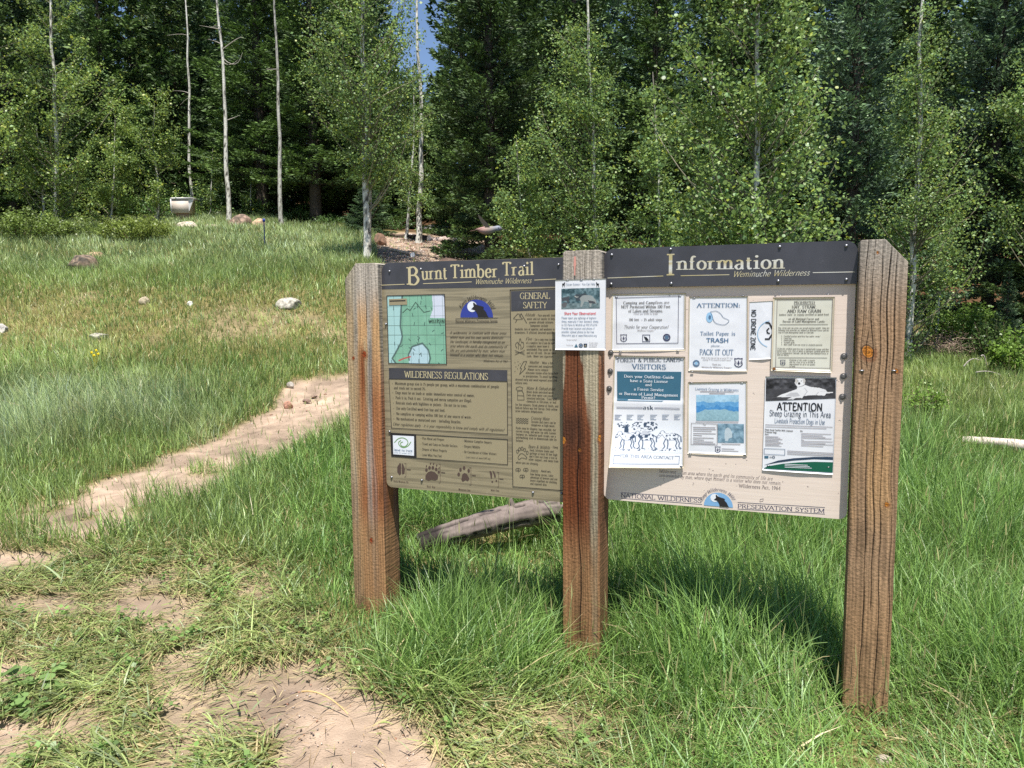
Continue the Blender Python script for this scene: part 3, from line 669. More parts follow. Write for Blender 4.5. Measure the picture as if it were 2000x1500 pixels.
# ------------------------------------------------------------------ the boards
def rounded(u0, u1, v0, v1, rs):
    """rs: radii for (bl, br, tr, tl)"""
    out = []
    for (cx, cy, a0), r in zip(((u0, v0, 180), (u1, v0, 270), (u1, v1, 0), (u0, v1, 90)), rs):
        sx = 1 if cx == u0 else -1; sy = 1 if cy == v0 else -1
        if r == 0: out.append((cx, cy)); continue
        for k in range(9):
            a = math.radians(a0 + 90 * k / 8); out.append((cx + sx * r + r * math.cos(a), cy + sy * r + r * math.sin(a)))
    return out
def slab(name, outline, n0, n1, mats, parent, loc=(0, 0, 0)):
    mb = MB(); P = np.array(outline); k = len(P)
    T = np.array(tessellate_polygon([[Vector((x, y, 0)) for x, y in P]]))
    fr = np.hstack([P, np.full((k, 1), n1)]); bk = np.hstack([P, np.full((k, 1), n0)])
    a, b, c = P[T[0]]; ccw = (b[0] - a[0]) * (c[1] - a[1]) - (b[1] - a[1]) * (c[0] - a[0]) > 0
    mb.add(fr, T if ccw else T[:, ::-1], mat=0); mb.add(bk, T[:, ::-1] if ccw else T, mat=1)
    V = np.vstack([bk, fr]); F = [(i, (i + 1) % k, (i + 1) % k + k, i + k) for i in range(k)]
    mb.add(V, F, mat=1)
    o = mb.build(name, mats, parent); o.location = loc
    return o

def printed(name, c0, c1, rough, coat=0.0, scl=(6, 60, 6), amt=(.35, .65), dirt=None, spec=.4):  # dirt tints blotches; on the khaki print these are painted glare
    m, t, b = newmat(name); N = t.nodes; L = t.links
    tc = N.new('ShaderNodeTexCoord'); mp = N.new('ShaderNodeMapping'); mp.inputs['Scale'].default_value = scl
    nz = N.new('ShaderNodeTexNoise'); nz.inputs['Scale'].default_value = 1.6; nz.inputs['Detail'].default_value = 7; nz.inputs['Distortion'].default_value = .8
    cr = N.new('ShaderNodeValToRGB'); cr.color_ramp.elements[0].position = amt[0]; cr.color_ramp.elements[1].position = amt[1]
    cr.color_ramp.elements[0].color = (*(s2l(c0) * KP), 1); cr.color_ramp.elements[1].color = (*(s2l(c1) * KP), 1)
    L.new(tc.outputs['Object'], mp.inputs[0]); L.new(mp.outputs[0], nz.inputs['Vector']); L.new(nz.outputs[0], cr.inputs[0])
    src = cr.outputs[0]
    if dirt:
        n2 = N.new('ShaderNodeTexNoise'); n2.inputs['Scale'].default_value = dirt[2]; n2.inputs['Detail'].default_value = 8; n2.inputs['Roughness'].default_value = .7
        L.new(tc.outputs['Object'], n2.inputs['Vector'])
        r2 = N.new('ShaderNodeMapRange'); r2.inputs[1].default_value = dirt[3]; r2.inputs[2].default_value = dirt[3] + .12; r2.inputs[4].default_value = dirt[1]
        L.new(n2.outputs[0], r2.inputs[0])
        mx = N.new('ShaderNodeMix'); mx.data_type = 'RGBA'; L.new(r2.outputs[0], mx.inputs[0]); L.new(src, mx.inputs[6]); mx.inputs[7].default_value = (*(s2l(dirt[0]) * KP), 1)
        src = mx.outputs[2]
    L.new(src, b.inputs['Base Color']); b.inputs['Roughness'].default_value = rough; b.inputs['Specular IOR Level'].default_value = spec
    b.inputs['Coat Weight'].default_value = coat; b.inputs['Coat Roughness'].default_value = .15
    bp = N.new('ShaderNodeBump'); bp.inputs['Strength'].default_value = .12; bp.inputs['Distance'].default_value = .003
    L.new(nz.outputs[0], bp.inputs['Height']); L.new(bp.outputs[0], b.inputs['Normal'])
    return m
M_khaki = printed('printed_wood_grain', (124, 115, 94), (150, 139, 114), .4, .3, (1.4, 34, 1), (.4, .54), ((184, 178, 160), .35, 5, .58))  # paler blotches are glare smudges painted into the colour
M_khedge = flat('board_edge', (120, 112, 96), .7)
M_band = printed('dark_band', (56, 56, 62), (70, 70, 78), .42, .1, (4, 4, 4), (.3, .7), ((120, 120, 128), .45, 9, .62))
M_plain = flat('plain_khaki_print', (154, 143, 116), .45)
M_dark = flat('dark_ink', (40, 38, 40), .5); M_gold = flat('cream_lettering', (200, 188, 150), .5)
M_ink = flat('ink', (52, 48, 46), .6)
M_pink = printed('painted_plywood', (222, 205, 192), (230, 214, 202), .7, 0, (2.5, 60, 1), (.3, .7), ((140, 112, 104), .6, 70, .71))
M_pinked = flat('painted_edge', (196, 180, 172), .8)
M_white = flat('white_print', (226, 230, 238), .5)

# left board
BL = Draw(0.0)
uL0 = PX(749, 700)[0]; uL1 = um0 - .002; vLt = .208; vLb = PX(760, 951)[1]
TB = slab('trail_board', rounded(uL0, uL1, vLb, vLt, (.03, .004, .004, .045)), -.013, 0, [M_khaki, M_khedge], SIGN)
vb = PX(747, 565)[1]
top_out = rounded(uL0 + .001, uL1 - .001, vb, vLt - .001, (0, 0, .004, .044))
BL.poly(top_out, M_band, 1, 'title_band', uv=True)
T = BL.text
T('B', 797, 556, 823, 34, 'bold', M_gold, 2, 'title_band')
T('urnt', 824, 546, 876, 26, 'bold', M_gold, 2, 'title_band')
T('Timber', 881, 543.5, 975, 26, 'bold', M_gold, 2, 'title_band')
T('Trail', 982, 538.5, 1045, 26, 'bold', M_gold, 2, 'title_band')
T('Weminuche Wilderness', 928, 555, 1038, 10.5, 'script', M_gold, 2, 'title_band')
BL.line([(745, 557), (790, 555.2)], 1.3, M_gold, 2, 'title_band'); BL.line([(827, 554), (921, 550.5)], 1.3, M_gold, 2, 'title_band'); BL.line([(1044, 547), (1086, 545)], 1.3, M_gold, 2, 'title_band')
# map drawn as pigment on a fine grid
def picture(D, quad, nx, ny, fn, key, lv=1.5, mat=None):
    Q = np.array([D.uv(*p) for p in quad]) if not isinstance(quad[0], np.ndarray) else np.array(quad)
    a, b = np.meshgrid(np.linspace(0, 1, nx), np.linspace(0, 1, ny))
    P = (Q[0] * (1 - a)[..., None] + Q[1] * a[..., None]) * (1 - b)[..., None] + (Q[3] * (1 - a)[..., None] + Q[2] * a[..., None]) * b[..., None]
    C = np.clip(fn(a, b), 0, 255); z = np.full(P.shape[:2], lv * .0006)
    if D.b is not None: z = z + D.b(P[..., 0], P[..., 1])
    V = np.stack([P[..., 0] - D.u0, P[..., 1] - D.v0, z], -1).reshape(-1, 3)
    i = np.arange(ny - 1)[:, None] * nx; j = np.arange(nx - 1)[None]
    F = np.stack([i + j + nx, i + j + 1 + nx, i + j + 1, i + j], -1).reshape(-1, 4)
    m = D.mb.setdefault(key, (MB(), [mat or M_photo]))
    m[0].add(V, F, s2l(C.reshape(-1, 3)) * KP, 0)
def lay(C, m, c, al=1.0):
    m = (np.asarray(m, float) * al)[..., None]; return C * (1 - m) + np.array(c, float) * m
def seg(a, b, P, wd):
    d = np.full(a.shape, 9.)
    for (x1, y1), (x2, y2) in zip(P[:-1], P[1:]):
        ex, ey = x2 - x1, y2 - y1; t = np.clip(((a - x1) * ex + (b - y1) * ey) / (ex * ex + ey * ey + 1e-9), 0, 1)
        d = np.minimum(d, np.hypot(a - x1 - t * ex, b - y1 - t * ey))
    return 1 - sst(wd * .6, wd, d)
def f_map(a, b):
    C = np.ones(a.shape + (3,)) * np.array([126, 176, 152.]) + (fbm(a * 9, b * 9, 3, 3)[..., None] - .5) * 22
    riv = [(.27, .0), (.24, .2), (.22, .45), (.25, .6), (.22, .7), (.12, .85), (.06, .93), (.12, 1.0)]
    lim = np.interp(b, [p[1] for p in riv], [p[0] for p in riv])
    C = lay(C, a < lim, (166, 205, 205)); C = lay(C, inpoly(a, b, [(.78, -.1), (1.1, -.1), (1.1, .34), (.74, .33), (.8, .2)]), (205, 212, 228))
    C = lay(C, inpoly(a, b, [(.36, 1.1), (.35, .87), (.42, .75), (.6, .7), (.7, .8), (.72, 1.1)]), (176, 205, 215))
    for k in range(1, 8): C = lay(C, np.abs(a - k * .142 + .03) < .0035, (70, 90, 85), .6); C = lay(C, np.abs(b - k * .14 - .02) < .003, (70, 90, 85), .6)
    r = np.random.RandomState(4)
    for k in range(34):
        x, y, t = r.rand(), r.rand(), r.rand() * 3; C = lay(C, seg(a, b, [(x, y), (x + .035 * math.cos(t), y + .05 * math.sin(t))], .007), (40, 60, 60), .8)
    C = lay(C, seg(a, b, riv, .017), (70, 92, 90), .85)
    C = lay(C, seg(a, b, [(.36, .95), (.35, .87), (.42, .75), (.6, .7), (.7, .8), (.73, .92), (.7, 1)], .016), (70, 92, 90), .85)
    C = lay(C, seg(a, b, [(.27, .25), (.35, .19), (.4, .22), (.5, .1), (.56, .17), (.64, .25), (.75, .23)], .008), (50, 66, 60), .9)
    C = lay(C, seg(a, b, [(.18, .96), (.26, .93), (.38, .9)], .014), (190, 70, 70), .8)
    return C
picture(BL, [(756.5, 578.5), (868, 575.5), (872, 711), (760, 709)], 170, 200, f_map, 'map')
BL.line([(756, 578), (868.5, 575), (872.5, 711.5), (759.5, 709.5)], 1.6, M_dark, 4, 'map', closed=True)
BL.poly([(760, 584), (795, 583), (796, 595), (760.5, 596)], M_plain, 4.5, 'map'); BL.line([(762, 588), (792, 587)], 2, M_dark, 5.5, 'map')
BL.text('WILDERN', 838, 630, 869, 6.5, 'bold', M_dark, 5, 'map')
# howling wolf emblem
def wolf(D, cx, cy, r, blue, key, scale=1.0, mat_moon=M_white, mat_w=M_dark):
    a = [math.radians(180 - 180 * i / 16) for i in range(17)]
    cu, cv = D.uv(cx, cy); R = D.uv(cx, cy - r)[1] - cv
    D.poly([(cu + R * math.cos(t), cv + R * math.sin(t)) for t in a], blue, 2, key, uv=True)
    mu, mv, mr = cu - .26 * R, cv + .6 * R, .3 * R
    D.poly([(mu + mr * math.cos(t * math.pi / 8), mv + mr * math.sin(t * math.pi / 8)) for t in range(16)], mat_moon, 3, key, uv=True)
    W = [(-.32, .46), (-.16, .62), (-.2, .78), (-.15, .85), (-.05, .74), (.1, .68), (.36, .62), (.46, .56), (.4, .5), (.58, .3), (.66, .12), (.74, .004), (.1, .004), (.06, .2), (-.04, .36), (-.14, .42)]
    D.poly([(cu + x * R, cv + y * R) for x, y in W], mat_w, 4, key, uv=True)
M_blue = flat('blue_print', (52, 66, 150), .45); M_lblue = flat('light_blue_print', (126, 172, 214), .5)
wolf(BL, 931, 620, 35, M_blue, 'wolf_emblem')
BL.arc('Keep Wilderness Wild', 931, 622, 37, 150, 28, 9, 'script', M_ink, 'wolf_emblem')
T('National Wilderness Preservation System', 890, 629, 972, 5.6, 'serif', M_ink, 2, 'wolf_emblem')
BL.line([(890, 622.5), (972, 621)], .8, M_ink); BL.line([(890, 630.5), (972, 629.5)], .8, M_ink)
for i, s in enumerate(["A wilderness, in contrast with those areas", "where man and his own works dominate", "the landscape, is hereby recognized as an", "area where the earth and its community of", "life are untrammeled by man, where man", "himself is a visitor who does not remain."]):
    T(s, 879, 652.5 + i * 8.55, (989, 983, 986, 990, 986, 984)[i], 6.6, 'script', M_ink)
T('Wilderness Act of 1964', 944, 707, 991, 5.6, 'script', M_ink)
# regulations
BL.poly([(759.5, 718.5), (991, 723), (991, 745), (760, 740)], M_band, 1, 'regulations_box'); BL.poly([(760, 740.5), (991, 745.5), (991.5, 849), (765, 836)], M_plain, 1, 'regulations_box')
BL.line([(760, 740), (991, 745), (991.5, 849), (765, 836)], 1.2, M_dark, 3, 'regulations_box', closed=True)
T('WILDERNESS REGULATIONS', 791, 737, 954, 12.5, 'serif', M_gold, 3, 'regulations_box')
regs = [("•  Maximum group size is 15 people per group, with a maximum combination of people", 766, 750.5, 975), ("and stock not to exceed 25.", 770, 759.5, 832), ("•  Dogs must be on leash or under immediate voice control of owner.", 767, 768.5, 928),
        ("•  Pack it in, Pack it out.  Littering and messy campsites are illegal.", 767.5, 778.5, 922), ("•  Restrain stock with highlines or pickets - Do not tie to trees.", 768, 788.5, 913), ("•  Use only Certified weed-free hay and feed.", 768.5, 799, 870),
        ("•  No campfires or camping within 100 feet of any source of water.", 769, 809.5, 922), ("•  No mechanized or motorized uses - including bicycles.", 769, 819.5, 901)]
for s, x, y, x1 in regs: T(s, x, y, x1, 5.8, 'bold', M_ink, 3, 'regulations_box')
T('Other regulations apply - it is your responsibility to know and comply with all regulations!', 768, 830.5, 985, 6.4, 'script', M_ink, 3, 'regulations_box')
# principles
BL.poly([(763, 846), (814, 848), (991.5, 858.5), (991.5, 907), (814, 895), (765, 891)], M_plain, 1, 'principles_box')
BL.line([(763, 846), (991.5, 858.5), (991.5, 907.5), (765, 891)], 1.2, M_dark, 3, 'principles_box', closed=True)
BL.poly([(763, 845), (813, 848), (814, 895), (765, 891)], M_dark, 2, 'principles_box'); BL.poly([(767.5, 850), (809, 852), (809, 890), (768.5, 887)], M_white, 3, 'principles_box')
M_grn = flat('green_print', (116, 158, 92), .5); M_bl2 = flat('slate_blue_print', (84, 110, 140), .5)
BL.line([(771, 864), (778, 857), (787, 855), (795, 859), (797, 866), (791, 872), (784, 870), (783, 865), (787, 863)], 1.6, M_grn, 4, 'principles_box', smooth=True)
BL.line([(803, 863), (797, 871), (788, 874), (781, 870), (779, 864), (783, 860)], 1.6, M_grn, 4, 'principles_box', smooth=True)
T('leave no trace', 770, 880.5, 806, 6, 'sans', M_bl2, 4, 'principles_box'); T('center for outdoor ethics', 770, 884.5, 805, 2.2, 'sans', M_bl2, 4, 'principles_box')
for i, s in enumerate(['• Plan Ahead and Prepare', '• Travel and Camp on Durable Surfaces', '• Dispose of Waste Properly', '• Leave What You Find']):
    T(s, 822, 857.5 + i * 10.7, (868, 894, 873, 863)[i], 4.8, 'bold', M_ink, 3, 'principles_box')
for i, s in enumerate(['• Minimize Campfire Impacts', '• Respect Wildlife', '• Be Considerate of Other Visitors']):
    T(s, 904, 862.5 + i * 10.7, (961, 938, 970)[i], 4.8, 'bold', M_ink, 3, 'principles_box')
T('Learn more at www.LNT.org', 910, 894, 958, 4, 'italic', M_ink, 3, 'principles_box')
# tracks
M_trk = flat('track_brown_print', (84, 68, 62), .5)
def ell(x, y, rx, ry, rot=0, k=10):
    c, s = math.cos(rot), math.sin(rot)
    return [(x + rx * math.cos(t * 2 * math.pi / k) * c - ry * math.sin(t * 2 * math.pi / k) * s, y + rx * math.cos(t * 2 * math.pi / k) * s + ry * math.sin(t * 2 * math.pi / k) * c) for t in range(k)]
def trk(P): BL.poly(P, M_trk, 1, 'animal_tracks')
trk([(781, 904), (783.4, 906), (783.5, 926), (780, 928), (776, 922), (776, 912)]); trk([(785, 904), (788, 908), (791, 916), (790, 925), (786, 927), (784.8, 922)])
trk([(831, 929), (836, 922), (842, 920), (849, 922), (856, 929), (855, 936), (850, 938.5), (843, 937), (837, 939), (831, 936)])
for x, y, rx, ry in ((833, 918, 2.6, 3.6), (839, 913.5, 2.6, 3.6), (845.5, 913.5, 2.6, 3.6), (852, 916.5, 2.6, 3.6), (857, 922, 2.3, 3)): trk(ell(x, y, rx, ry))
for x, y in ((833, 910.5), (841, 905.5), (847, 906), (853, 909), (857.5, 914.5)): trk(ell(x, y, 1.2, 2.6, .3, 6))
trk([(901, 937), (903, 927), (907, 923.5), (912, 926), (917, 935), (914, 940), (909, 938), (904, 941)])
for x, y in ((896, 926.5), (899.5, 917.5), (906.5, 914), (915.5, 919.5)): trk(ell(x, y, 2.5, 4))
trk([(956, 920), (959, 920), (961.5, 926), (961, 934), (959, 935)]); trk([(962, 919), (965, 921), (968.5, 929), (968, 933), (966, 933)]); trk(ell(961.5, 941, 1.6, 2)); trk(ell(969.5, 939, 1.6, 2))
for x, y, w_, h_ in ((793, 905, 3, 26), (860, 906, 3, 37), (920, 913, 3, 34), (974, 922, 3, 29)):
    BL.line([(x - w_, y), (x, y), (x, y + h_), (x - w_, y + h_)], .7, M_trk, 2, 'animal_tracks'); BL.line([(x + 2, y + h_ * .45), (x + 9, y + h_ * .45 + .7)], 1.4, M_trk, 2, 'animal_tracks')
for s, x, y, x1 in (('Rocky Mountain Elk', 769, 941, 798), ('Black Bear', 834, 951.5, 851), ('Mountain Lion', 896, 957, 919), ('Mule Deer', 959, 958.5, 976)): T(s, x, y, x1, 4, 'bold', M_trk, 2, 'animal_tracks')
# safety column
BL.poly([(997, 566.5), (1099, 562), (1099, 957.5), (1002, 950)], M_plain, 1, 'safety_column')
BL.line([(1098.5, 562.5), (996.5, 566.5), (1002, 950.5), (1098.5, 958)], 1.5, M_dark, 3, 'safety_column')
BL.poly([(998, 569), (1099, 565), (1099, 604.5), (998.5, 608)], M_band, 2, 'safety_column')
T('GENERAL', 1016, 584, 1075, 12, 'serif', M_gold, 3, 'safety_column'); T('SAFETY', 1022, 602, 1069, 12, 'serif', M_gold, 3, 'safety_column')
M_ic = M_ink
saf = [("Altitude", 1026, 617.5, 1045, ["- Pace yourself, drink", "water and eat snacks to help", "prevent altitude sickness.", "Symptoms include", "headache, loss of appetite, and weakness or", "drowsiness. If affected, descend quickly."], [1048, 1030, 1034, 1036, 1006, 1006], [1086, 1084, 1082, 1071, 1084, 1083], 6.7),
       ("Fire", 1027, 664.5, 1039, ["- Use a camp stove instead", "of a campfire, but if you do have", "a campfire, never leave it", "unattended. Pour water on it", "and stir till cold.  Do not burn", "trash.  Never toss cigarettes."], [1042, 1028, 1029, 1029, 1029, 1029], [1084, 1084, 1073, 1082, 1086, 1082], 6.5),
       ("Weather", 1034, 710, 1053, ["- Wear a hat,", "sunscreen and sunglasses.", "Always carry raingear -", "afternoon storms often bring hail", "or precipitation. To avoid lightning,", "descend early and avoid exposed areas and", "solitary trees."], [1056, 1032, 1031, 1027, 1022, 1007, 1007], [1082, 1082, 1075, 1090, 1090, 1088, 1031], 6.5),
       ("Water & Dehydration", 1028, 760.5, 1084, ["", "Never drink untreated water.", "Even clear water can cause", "intestinal infection.  Treat with", "chemicals or filtration, or boil", "for five minutes. Drink plenty of fluids, and", "hydrate before you feel thirsty. Dark yellow", "urine indicates dehydration."], [1029, 1029, 1029, 1029, 1029, 1007, 1007, 1007], [1080, 1083, 1080, 1088, 1087, 1091, 1089, 1061], 6.2),
       ("Crossing Water", 1037, 819, 1074, ["-", "Streams and rivers can be", "dangerous at high water.", "Rocks may be slippery, logs unstable, the", "current strong, and water icy cold. Loosen", "footwear on, unbuckle pack straps, use a", "pole/walking stick to downstream side for", "balance."], [1077, 1038, 1038, 1008, 1008, 1008, 1008, 1008], [1080, 1086, 1085, 1086, 1086, 1086, 1088, 1023], 6.1),
       ("Bears & Wildlife", 1032, 874.5, 1074, ["- Hang", "food, kitchen items and", "garbage at least 10 feet high", "and 4 feet out from a tree or", "other support, and away from", "where you are sleeping."], [1077, 1035, 1035, 1034, 1033, 1008], [1090, 1082, 1089, 1089, 1091, 1052], 6.0),
       ("Insects", 1036, 921, 1051, ["- Avoid wet,", "low-lying areas, take", "advantage of breezes and use", "insect repellent on clothing", "and exposed skin."], [1054, 1036, 1036, 1036, 1036], [1077, 1081, 1089, 1088, 1069], 6.2)]
for hd, hx, hy, hx1, ls, xs, xe, dy in saf:
    T(hd, hx, hy, hx1, 7, 'script', M_ink, 3, 'safety_column')
    for i, s in enumerate(ls):
        if s: T(s, xs[i], hy + i * dy, xe[i], 4.6, 'bold', M_ink, 3, 'safety_column')
def ic(P, closed=False, smooth=False): BL.line(P, .8, M_ic, 3, 'safety_column', closed, smooth)
ic([(1003, 622), (1011, 613), (1014, 613), (1018, 620), (1021, 623), (1009, 624), (1003, 622)]); ic([(1015, 619), (1018, 612), (1029, 631)]); ic([(1010, 624), (1007, 630)])
ic([(1010, 680), (1007, 673), (1011, 668), (1013, 672), (1016, 661), (1019, 669), (1022, 668), (1023, 676), (1019, 682)], smooth=True); ic([(1013, 682), (1013, 676), (1016, 672), (1018, 678), (1017, 682)], smooth=True)
ic([(1006, 684), (1025, 693)]); ic([(1025, 684), (1006, 693)]); ic([(1007, 688), (1024, 689)])
ic([(1023, 706), (1029, 705.5), (1024, 718), (1027, 719), (1015, 731), (1019, 719.5), (1016, 719)], True)
for x, y in ((1006, 708), (1012, 706), (1008, 716), (1013, 713), (1006, 725), (1016, 710), (1011, 720)): BL.disc(x, y, .8, M_ic, 3, 'safety_column', 6)
ic([(1011, 764), (1020, 763), (1023, 769), (1024, 781), (1011, 781), (1011, 769)], True); ic([(1009, 757), (1015, 755), (1021, 757), (1020, 762), (1011, 762), (1008, 760)], True); ic([(1011, 772), (1024, 773)])
for k in range(3): ic([(1008 + i * 2.4, 817 + k * 4 + (1.2 if i % 2 else -1) + i * .12) for i in range(11)], smooth=True)
ic([(1012, 893), (1017, 886), (1023, 887), (1029, 893), (1028, 896), (1020, 894), (1014, 897)], True, True)
for x, y in ((1011, 881.5), (1015, 877), (1020, 876), (1025, 878.5), (1030, 884)): ic(ell(x, y, 2, 3.4), True)
for x, y in ((1012, 918), (1027, 918), (1020, 931)):
    ic(ell(x - 2, y - 1, 2.4, 3, .5, 8), True); ic(ell(x + 2.5, y - 1, 2.2, 3, -.5, 8), True); ic([(x, y), (x + 1, y + 4)])
BL.flush(TB)
for x, y in ((761, 530), (822, 526), (1024, 520), (1091, 517), (754, 633), (761, 843), (765, 932), (824, 938), (1041, 962), (1097, 964)): bolt(x, y, 0.001, .0062)

# right board with its raised header
uR0 = PX(1180, 800)[0]; uR1 = PX(1662, 800)[0]; vRt = .236; vRb = -.846
IB = slab('information_board', rounded(uR0, uR1, vRb, vRt - .03, (.03, .03, .02, .02)), -.016, 0, [M_pink, M_pinked], SIGN)
vh = PX(1190, 562)[1]
hdr = slab('header_board', rounded(uR0 - .002, uR1 + .003, vh, vRt, (0, 0, .045, .045)), .0006, .014, [M_band, M_khedge], SIGN)
BH = Draw(.014)
M_cream = printed('cream_header_lettering', (184, 172, 128), (206, 206, 200), .45, 0, (3, 20, 3), (.4, .6))
BH.text('I', 1303, 538, 1321, 42, 'bold', M_cream, 1); BH.text('nformation', 1323, 527, 1535, 26, 'bold', M_cream, 1, y1=524.4)
BH.text('Weminuche Wilderness', 1431, 541, 1581, 11.5, 'script', M_cream, 1, y1=538)
for a in (((1187, 543), (1295, 539)), ((1330, 538.5), (1424, 536.5)), ((1588, 532.5), (1670, 531))): BH.line(a, 1.5, M_cream, 1)
HB = {}
BH.n0 = .014
for k, (mb, mats) in BH.mb.items():
    o = mb.build(k, mats, hdr); o.location = (0, 0, .014)
for x, y in ((1195, 498), (1310, 487), (1523, 482), (1653, 480), (1194, 555), (1311, 554), (1520, 549), (1653, 546)): bolt(x, y, .014, .0068)
for x, y in ((1193, 689), (1192, 725), (1190, 759), (1648, 696), (1647, 735), (1645, 775)): bolt(x, y, 0, .009, True)
BR = Draw(0.0)
M_gray = flat('grey_print', (120, 108, 110), .6); M_navy = flat('navy_print', (64, 66, 96), .6)
BR.text('Wilderness ... "an area where the earth and its community of life are', 1287, 923, 1509, 7.6, 'italic', M_gray, 1, 'quotation', y1=938)
BR.text('untrammeled by man, where man himself is a visitor who does not remain."', 1287, 931, 1529, 7.6, 'italic', M_gray, 1, 'quotation', y1=947)
BR.text('- Wilderness Act, 1964', 1437, 951.5, 1525, 8, 'serif', M_gray, 1, 'quotation', y1=957)
BR.text('NATIONAL WILDERNESS', 1213, 971, 1371, 9, 'serif', M_navy, 1, 'quotation', y1=982); BR.text('PRESERVATION SYSTEM', 1441, 992, 1611, 9, 'serif', M_navy, 1, 'quotation', y1=1002)
for a in (((1213, 962), (1371, 972)), ((1213, 973), (1371, 985)), ((1441, 981), (1611, 991)), ((1441, 994), (1611, 1004))): BR.line(a, .8, M_navy, 1, 'quotation')
wolf(BR, 1403, 989, 27, M_lblue, 'wolf_emblem')
BR.arc('Keep Wilderness Wild', 1403, 989, 30, 165, 30, 6.5, 'script', M_navy, 'wolf_emblem')
# staple marks left in the painted board
_r = np.random.RandomState(3)
for i in range(120):
    x, y = _r.uniform(1205, 1640), _r.uniform(575, 965)
    if (1348 < x < 1462 and y < 890) or (1196 < x < 1340 and y < 912) or (1490 < x < 1632 and y < 928): continue
    for k in range(_r.randint(1, 4)):
        x2, y2 = x + _r.uniform(-5, 5), y + _r.uniform(-3, 3); BR.line([(x2, y2), (x2 + _r.uniform(.6, 2.6), y2 + _r.uniform(-.4, .4))], .7, M_gray, 1, 'specks')

BR.line([(1485, 975), (1491, 974), (1490, 979), (1484, 980)], .8, M_gray, 1, 'wolf_emblem', closed=True)
BR.flush(IB)

# ------------------------------------------------------------------ papers
M_paper = printed('paper', (222, 224, 232), (232, 234, 240), .4, .25, (3, 3, 3), (.3, .7))
M_papery = printed('yellowed_paper', (206, 204, 190), (220, 220, 208), .45, .25, (3, 3, 3), (.3, .7), ((196, 170, 110), .4, 9, .66))
M_sleeve = printed('aged_plastic_sleeve', (196, 182, 156), (214, 204, 184), .3, .4, (4, 4, 4), (.3, .7))
M_teal = flat('teal_print', (58, 104, 128), .5); M_steelb = flat('steel_blue_print', (84, 116, 150), .5); M_red = flat('red_print', (206, 70, 84), .5)
M_dnavy = flat('dark_navy_print', (44, 62, 84), .5); M_dgreen = flat('dark_green_print', (14, 92, 70), .5); M_lb = flat('pale_blue_print', (150, 192, 226), .5)
M_rust = flat('rusty_stain', (136, 92, 52), .8); M_black = flat('black_print', (30, 32, 40), .5)
def paper(name, corners, n, label, cat, mat, sleeve=None, curl=None, group='notices pinned to the signboard', staples=()):
    """corners TL, TR, BR, BL in photo pixels, unprojected to the board"""
    Q = [PX(x, y, n) for x, y in corners]
    uc = sum(q[0] for q in Q) / 4; vc = sum(q[1] for q in Q) / 4
    wq = max(q[0] for q in Q) - min(q[0] for q in Q); hq = max(q[1] for q in Q) - min(q[1] for q in Q)
    sd = sum(map(ord, name + label)) % 97
    def bulge(u, v):
        a = (np.asarray(u) - uc) / wq; b = (np.asarray(v) - vc) / hq
        z = .0012 + (.006 if curl else .0026) * (fbm(a * 2.4 + sd, b * 3.4, sd, 3)) + .0018 * np.clip(1 - 4 * a * a, 0, 1)
        if curl: z = z + curl(a, b)
        return z
    e = empty(name, label=label, cat=cat, group=group, mat=frame(uc, vc, n))
    D = Draw(n, uc, vc, bulge)
    Qn = np.array(Q)
    def grid(Qg, off, th, mat_, nm):
        mb = MB(); k = 40; a = np.linspace(0, 1, k)
        A, B = np.meshgrid(a, a)
        P = (Qg[0] * (1 - A)[..., None] + Qg[1] * A[..., None]) * (1 - B)[..., None] + (Qg[3] * (1 - A)[..., None] + Qg[2] * A[..., None]) * B[..., None]
        z = bulge(P[..., 0], P[..., 1]) + off
        i = np.arange(k - 1)[:, None] * k; j = np.arange(k - 1)[None]
        F = np.stack([i + j + k, i + j + 1 + k, i + j + 1, i + j], -1).reshape(-1, 4)
        Vf = np.stack([P[..., 0] - uc, P[..., 1] - vc, z], -1).reshape(-1, 3); Vb = Vf.copy(); Vb[:, 2] -= th
        mb.add(np.vstack([Vf, Vb]), np.vstack([F, F[:, ::-1] + k * k]))
        b1 = [i for i in range(k)] + [i * k + k - 1 for i in range(1, k)] + [k * k - 1 - i for i in range(1, k)] + [(k - 1 - i) * k for i in range(1, k - 1)]
        m = len(b1); mb.q.append(np.array([(b1[(i + 1) % m], b1[i], b1[i] + k * k, b1[(i + 1) % m] + k * k) for i in range(m)])); mb.qm.append(np.zeros(m, int))
        return mb.build(nm, mat_, e, smooth=True)
    grid(Qn, 0, .0004, mat, 'sheet')
    if sleeve:
        c = Qn.mean(0); sg = np.sign(Qn - c)
        grid(Qn + sg * sleeve, -.0009, .0004, M_sleeve, 'sleeve')
    for x, y in staples:
        u, v = PX(x, y, n); z = float(bulge(np.array([u]), np.array([v]))[0]); mb = MB(); mb.box(-.006, .006, -.001, .001, -.001, .0022)
        o = mb.build('staple', M_steel, e); o.location = (u - uc, v - vc, z)
    return e, D
